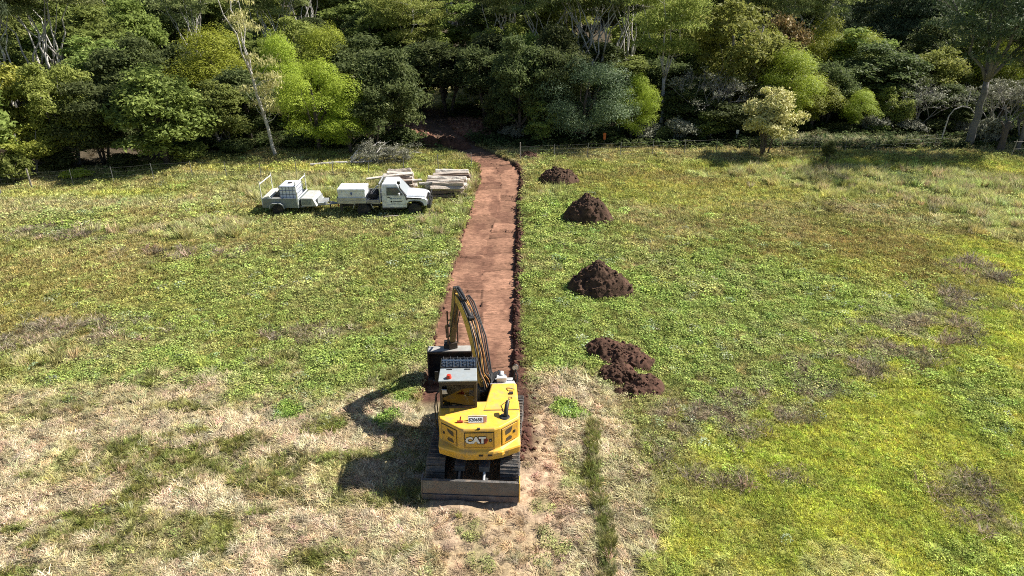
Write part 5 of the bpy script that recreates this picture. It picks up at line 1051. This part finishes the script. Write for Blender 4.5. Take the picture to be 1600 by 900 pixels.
# ---- trees of the front, left to right (px, distance, top, crown width)
T_ = [
 ('mid_a', -60, 50.5, 60, 210, 'leafy olive tree cut by the left edge of the photo'),
 ('gum_d', -2, 44.5, -40, 170, 'thick grey trunked gum at the very left edge, rising behind the fence'),
 ('yellow_a', 52, 51.5, 178, 105, 'low yellow-green tree with spreading branches beside the gum at the left edge'),
 ('yellow_a', 35, 55, 62, 120, 'yellowish green tree crown high above the low yellow-green tree at far left'),
 ('olive_a', 118, 53, 78, 140, 'dull olive tree second in the front row from the left edge'),
 ('dark_b', 165, 52.5, 108, 140, 'dark tree between the dull olive tree and the broad leafy tree at left'),
 ('mid_b', 178, 63, 44, 150, 'mid green rounded tree rising over the dark tree at left'),
 ('mid_a', 262, 50.5, 92, 165, 'broad mid green leafy tree reaching down to the fence, left of the tall leaning gum'),
 ('dark_a', 225, 60, 50, 130, 'dark tree standing behind the broad leafy tree at left'),
 ('lime_b', 352, 61, 42, 140, 'rounded lime green tree behind the leaning gum, left of its trunk'),
 ('mid_b', 352, 53, 118, 120, 'shaded green tree just left of the leaning gum trunk'),
 ('dark_a', 392, 56, 100, 120, 'dark tree behind the leaning gum trunk'),
 ('lime_a', 500, 53.2, 84, 150, 'large billowing lime green wattle right of the leaning gum'),
 ('lime_b', 548, 52.4, 158, 78, 'small lime green tree drooping over the cut branches'),
 ('lime_b', 520, 64, 38, 95, 'lime green crown showing above the large lime wattle'),
 ('lime_b', 452, 60, 50, 80, 'small lime crown right beside the pinkish leaves of the leaning gum'),
 ('dark_b', 612, 55.5, 55, 135, 'big dark tree left of the gap where the earth path enters the wood'),
 ('dark_c', 585, 53, 130, 85, 'small dark tree in front of the big dark tree left of the path gap'),
 ('dark_c', 700, 67, 52, 125, 'dark many-trunked tree in the gap with sunlit grass behind its trunks'),
 ('dark_c', 762, 64, 62, 115, 'dark open-crowned tree immediately right of the path gap'),
 ('dark_a', 783, 58.5, 130, 65, 'narrow dark tree right above the bend in the path'),
 ('dark_a', 812, 57.0, 48, 100, 'tall dark tree shading the bend of the path'),
 ('dark_b', 862, 57.5, 55, 110, 'dark tree between the shaded path bend and the casuarina'),
 ('dark_b', 838, 62, 60, 125, 'very dark tree between the path gap and the blue-green casuarina'),
 ('dark_a', 872, 64, 30, 110, 'tall dark tree behind the blue-green casuarina'),
 ('blue_a', 912, 56.0, 82, 175, 'broad blue-green casuarina with feathery foliage right of the path'),
 ('lime_a', 985, 56.5, 108, 80, 'lime green feathery tree on the right flank of the casuarina'),
 ('mid_b', 845, 55.5, 150, 70, 'low shaded green tree at the left foot of the casuarina'),
 ('gum_a', 918, 70, -60, 200, 'tall gum with a sheaf of pale trunks above the casuarina'),
 ('gum_c', 965, 72, -50, 170, 'many limbed pale gum right of the sheaf of trunks'),
 ('gum_a', 850, 74, -40, 160, 'tall gum with thin pale stems left of the sheaf of trunks'),
 ('gum_b', 1034, 61.5, -30, 150, 'tall gum with forked pale trunk right of the casuarina'),
 ('olive_a', 1140, 62, -25, 190, 'wide olive crowned gum above the small cream tree'),
 ('dark_a', 1070, 60, 120, 95, 'dark tree low behind the forked gum'),
 ('dark_b', 1120, 57.5, 148, 105, 'dark shaded tree left of the small cream tree'),
 ('mid_b', 1105, 56.4, 170, 60, 'green bush-like tree between the forked gum and the cream tree'),
 ('bare_a', 1100, 59, 88, 110, 'bare grey branching tree beside the forked gum'),
 ('lime_b', 1222, 58.5, 74, 100, 'lime green tree directly behind the cream tree'),
 ('lime_b', 1266, 57.2, 118, 90, 'lime green tree at the right shoulder of the cream tree'),
 ('lime_b', 1180, 66, 44, 90, 'lime green crown above and left of the cream tree'),
 ('lime_a', 1278, 72, 16, 110, 'high lime green crown on the slope right of the orange tipped tree'),
 ('lime_b', 1325, 70, 46, 90, 'dusty lime crown on the slope, right of the high lime crown'),
 ('dark_b', 1288, 62, 84, 85, 'glossy dark rounded tree between the lime crowns'),
 ('orange_a', 1208, 72, 8, 85, 'tree with orange tipped crown near the top right of centre'),
 ('lime_b', 1338, 56.5, 140, 62, 'small lime tree on the wood edge right of the cream tree'),
 ('olive_a', 1388, 57.5, 128, 68, 'thin olive and rust tree beside the small lime tree'),
 ('bare_a', 1432, 57, 112, 85, 'bare grey twiggy tree at the wood edge'),
 ('dark_c', 1382, 64, 84, 90, 'dark tree behind the thin olive and rust tree'),
 ('olive_a', 1440, 66, 60, 105, 'olive tree with thin pale stems over the bare twiggy tree'),
 ('dark_a', 1480, 57.5, 130, 95, 'dark shaded tree left of the big grey trunk'),
 ('gum_d', 1512, 54.5, -60, 260, 'big gum with thick grey forked trunk and dark hanging crown at right'),
 ('bare_b', 1552, 56, 96, 105, 'grey leafless thicket tree right of the big grey trunk'),
 ('bare_b', 1596, 57, 110, 90, 'grey leafless thicket tree at the right edge'),
 ('gum_d', 1590, 53.0, 20, 130, 'thick leaning trunk at the right edge of the photo'),
 ('lime_b', 1560, 64, 50, 110, 'yellow-green tree above the grey thicket near the right edge'),
 ('lime_b', 1605, 60, 84, 80, 'lime tree cut by the right edge'),
 ('pine_b', 1360, 84, -60, 150, 'tall dark drooping tree high on the slope at right'), ('pine_a', 1420, 82, -50, 120, 'second tall dark drooping tree, left of the big gum crown'), ('pine_b', 1310, 92, -70, 130, 'dark drooping tree at the top edge above the glossy dark tree'),
 ('mid_a', 1660, 56, 60, 160, 'mid green tree beyond the right edge'), ('dark_a', 1450, 72, 20, 120, 'dark tree behind the olive tree with thin stems'),
 ('gum_b', 655, 76, -20, 150, 'yellow tinged gum on the slope above the dark trees left of the path gap'), ('gum_a', 100, 70, -60, 210, 'grey-green gum crown filling the top left of the photo'), ('gum_a', 20, 66, -40, 190, 'grey-green gum crown in the top left corner'),
 ('gum_c', 790, 80, -50, 150, 'thin stemmed gum high behind the gap tree'), ('olive_a', 470, 72, 10, 120, 'olive crown behind the lime crowns left of centre'), ('mid_b', 600, 80, -10, 120, 'green crown at the top edge left of centre'),
]
for (k, px, D, top, w_, lab) in T_:
    nm = {'gum': 'gum_tree', 'lim': 'wattle_tree', 'blu': 'casuarina_tree', 'bar': 'bare_tree', 'pin': 'drooping_tree'}.get(k[:3], 'tree')
    tree(k, px, shift(px, D) if (D < 56 or px > 1200) and k != 'gum_d' else D-2.5*(px < 300), top, w_, lab, nm)
tree('cream_a', 1193, 51.7, 124, 106, 'small sunlit cream and yellow-green tree with dark stems standing alone in front of the wood', 'small_tree')
lg = tree('gum_lean', 432, 51.3, -75, 130, 'tall leaning gum with a pale bare forked trunk, on the left behind the fence', 'gum_tree', rz=0.)
tree('dark_c', 1292, 49.0, 221, 26, 'tiny dark sapling standing in the shade by the right fence', 'sapling')
# ---- background rows: one tree for each place in each row
WHERE = ['at the far left edge', 'above the left fence end', 'left of the broad leafy tree', 'over the broad leafy tree', 'right of the broad leafy tree', 'left of the leaning gum', 'over the leaning gum trunk', 'over the trailer', 'over the large lime wattle', 'over the utility truck', 'over the cut branches', 'over the timber stacks', 'over the path gap', 'over the path bend', 'over the right fence end', 'over the orange marker', 'over the casuarina', 'over the forked gum', 'left over the cream tree', 'over the cream tree', 'right over the cream tree', 'over the sapling', 'over the bare twiggy tree', 'over the big grey trunk', 'at the far right edge']
RNAME = ['first', 'second', 'third', 'fourth', 'last']
look = {'dark_a':'dark', 'dark_b':'broad dark', 'dark_c':'small dark', 'mid_a':'mid green', 'mid_b':'upright green', 'olive_a':'olive', 'pine_a':'slim drooping', 'pine_b':'drooping dark', 'gum_a':'tall grey-green gum', 'gum_b':'tall olive gum', 'gum_c':'many limbed gum', 'lime_b':'lime green', 'gum_d':'dark crowned gum', 'yellow_a':'yellow-green'}
for ri, (D, top, wd) in enumerate([(68, 60, 105), (79, 10, 105), (91, -30, 100), (105, -60, 100), (124, -75, 100)]):
    for ci in range(25):
        px = -30+67*ci+rtre.uniform(-18, 18); d = D+rtre.uniform(-3.5, 3.5)
        if ri < 2 and 655 < px < 765: continue
        if ri == 2 and 640 < px < 780: d += 5
        pool = ['dark_a','dark_b','mid_a','mid_b','olive_a','gum_a','gum_b','mid_a','gum_c','olive_a'] if px < 1250 else ['pine_a','pine_b','dark_a','dark_b','gum_d','mid_b','olive_a','pine_b']
        if ri < 1: pool = ['dark_a','dark_b','dark_c','mid_a','mid_b','olive_a']
        k = rtre.choice(pool); tp = top+rtre.uniform(-30, 24)+(-40 if k[:3] == 'gum' else 0); w = wd*rtre.uniform(.9, 1.4)
        tree(k, px, d, tp, w, f'{look[k]} tree, {RNAME[ri]} row in the wood, {WHERE[ci]}', 'gum_tree' if k[:3] == 'gum' else ('wattle_tree' if k == 'lime_b' else 'tree'), group='trees in the depth of the wood')
# ---- shrubs at the wood edge
S_ = [('shrub_dark',95,52,232,70,'dark shrub in the shade behind the left fence'),('shrub_lime',118,49.5,262,46,'light green fern-like shrub behind the left fence'),('shrub_dark',200,51,238,70,'dark shrub under the broad leafy tree at left'),('shrub_mid',300,50.8,222,66,'leafy green shrub at the right foot of the broad leafy tree'),('shrub_dark',372,52.4,214,76,'dark shrub left of the leaning gum foot'),('shrub_dark',478,54,205,78,'dark shrub under the large lime wattle'),('shrub_dark',520,54,212,70,'dark shrub right of the wattle foot'),('shrub_dark',625,55.5,196,66,'dark shrub at the left side of the path gap'),('shrub_grey',805,57.5,192,50,'straggly grey shrub at the bend of the path'),('shrub_dark',858,58,190,70,'dark shrub under the left half of the casuarina'),('shrub_dark',945,57.4,196,70,'dark shrub behind the orange marker'),('shrub_grey',1012,56.7,192,56,'grey-leaved shrub right of the casuarina'),('shrub_grey',1062,56.4,184,64,'silvery leaved shrub between the forked gum and the cream tree'),('shrub_dark',1035,56.2,196,44,'small dark shrub at the forked gum foot'),('shrub_dark',1160,58,178,66,'dark shrub behind the cream tree, on its left'),('shrub_pale',1235,54.6,209,46,'pale tufted shrub right of the cream tree'),('shrub_pale',1275,54.6,212,50,'pale tufted shrub at the sapling'),('shrub_dark',1240,57,184,60,'dark shrub under the right lime trees'),('shrub_mid',1372,55.6,190,34,'rounded green shrub under the thin olive and rust tree'),('shrub_grey',1360,56.2,178,50,'silvery shrub beside the rounded green one'),('shrub_grey',1425,56,186,50,'grey shrub under the bare twiggy tree'),('shrub_dark',1465,56,182,60,'dark shrub left of the big grey trunk'),('shrub_grey',1540,55.6,180,60,'grey shrub between the two big trunks at right'),('shrub_grey',1495,55.8,186,46,'grey shrub at the foot of the big grey trunk'),('shrub_dark',1310,56.5,190,50,'dark shrub right of the lime trees'),
      ('shrub_mid',655,41.0,300,22,'leafy weed clump growing between the truck and the timber stack'),('shrub_mid',30,50,236,60,'green shrub at the left edge behind the fence'),('shrub_dark',770,60,178,44,'dark shrub right in the path gap')]
for (k, px, D, top, w_, lab) in S_: tree(k, px, shift(px, D), top, w_, lab, 'shrub', 'shrub')

# ---- cut branches, dead log, stump, arch
def brush():
    rnd = random.Random(9); rs = np.random.RandomState(9); x0, y0 = gp(585, 253); mb = MB(); cs = []
    for i in range(15):
        a = rnd.uniform(-.5, 1.0)*1.0; L = rnd.uniform(1.6, 3.4); s = Vector((rnd.uniform(-2.0, .8), rnd.uniform(-.5, .6), .1)); e = s+Vector((L*math.cos(a)*.85, rnd.uniform(-.5, .8), L*abs(math.sin(a))*.55+.25))
        pp = limb(mb, s, e, .065, .018, rnd, .18, 6, 6, .12); cs += [p[:] for p in pp[2:]]
        for j in range(3): q = pp[rnd.randint(2, 5)]; e2 = q+Vector((rnd.uniform(.1, .9), rnd.uniform(-.4, .4), rnd.uniform(-.1, .6))); limb(mb, q, e2, .02, .006, rnd, .2, 4, 4); cs.append(e2[:])
    r = empty('cut_branches', (x0, y0, H1(x0, y0)), 0, 'heap of felled branches with pale bare limbs and grey-green leaves at the wood edge', 'branches')
    mb.build('limbs', mat('stripped_limb', (.66,.61,.55), .8, var=.25), r); cs = np.array([c for c in cs if c[0] > -1.2]); cs = cs[:80]; cs2 = np.c_[rs.uniform(-.6, 2.6, 40), rs.uniform(-.6, .6, 40), rs.uniform(.1, .8, 40)]; cs = np.r_[cs, cs2]
    V, Fq, rr = leafcloud(rs, cs, .22+.25*rs.rand(len(cs)), 60, .07, .3, 0, .3, .8, 0, 1.2); me = npmesh('foliage', V, Fq, {'rnd': rr}); link('foliage', me, LM['grey'], r)
brush()
x, y = gp(485, 259); b = MB(); b.tube([(0,0,0),(1.7,.35,.05),(3.4,.62,.02),(5.2,1.05,.06)], [.10,.12,.10,.06], 8); o = b.build('fallen_log', BARKP, None, loc=(x, y, H1(x, y)+.08)); tag(o, 'long thin pale log lying along the wood edge left of the cut branches', 'log')
x, y = gp(1562, 236); b = MB(); b.tube([(0,0,-.1),(.03,0,.9),(-.02,.05,1.8),(.12,0,2.3)], [.30,.22,.24,.14], 10); b.tube([(0,0,1.7),(-.5,.1,2.3)], [.13,.06], 7); b.tube([(0,0,1.6),(.5,.0,2.0)], [.12,.05], 7); o = b.build('dead_stump', BARKD, None, loc=(x, y, H1(x, y))); tag(o, 'dark dead stump with broken arms at right, in front of the grey thicket', 'stump')
x = px2x(1492, 55.6); b = MB(); pts_ = [(-1.1,0,2.2),(-.8,0,2.75),(-.2,0,3.0),(.5,0,2.85),(1.0,0,2.35),(1.2,0,1.9)]; b.tube(pts_, .045, 7); b.tube([(.1,0,2.95),(.15,.05,4.2)], .03, 6); b.tube([(-1.1,0,2.2),(-1.2,0,0)], .05, 6)
o = b.build('arched_branch', BARKP, None, loc=(x, 55.6, H1(x, 55.6))); tag(o, 'thin pale dead branch bowed into an arch beside the big grey trunk', 'branch')
for (px, py, D, lab, cc, nm, hh) in ((944, 238, 55.2, 'orange marker board on a stake at the wood edge right of the path', (.75,.17,.03), 'marker_stake', .95), (1150, 214, 56.0, 'small white marker on a stake left of the cream tree', (.75,.75,.72), 'marker_stake', 1.0)):
    x = px2x(px, D); r = empty(nm, (x, D, H1(x, D)), 0, lab, 'marker'); b = MB(); b.tube([(0,0,-.1),(0,0,hh)], .025, 6); b.build('stake', POSTL, r); b = MB(); b.bx(-.11,.11,-.035,-.02,hh-.55 if cc[1] < .3 else hh-.3,hh); b.build('board', mat('marker_paint_'+str(px), cc, .5), r, bevel=.004)
# rails at the right edge
x = px2x(1590, 51.5); r = empty('yard_rail', (x, 51.5, H1(x, 51.5)), 0, 'pale horizontal pipe rails on posts at the right edge beside the leaning trunk', 'rail'); b = MB(); b.tube([(-.6,0,1.15),(2.5,.1,1.25)], .018, 6); b.tube([(-.4,0,.6),(2.5,.1,.7)], .016, 6); b.build('rail', POSTL, r)
for q in (-.5, 1.6): b = MB(); b.tube([(q,0,-.1),(q+.1,0,1.3)], .03, 6); b.build('post', POSTL, r)
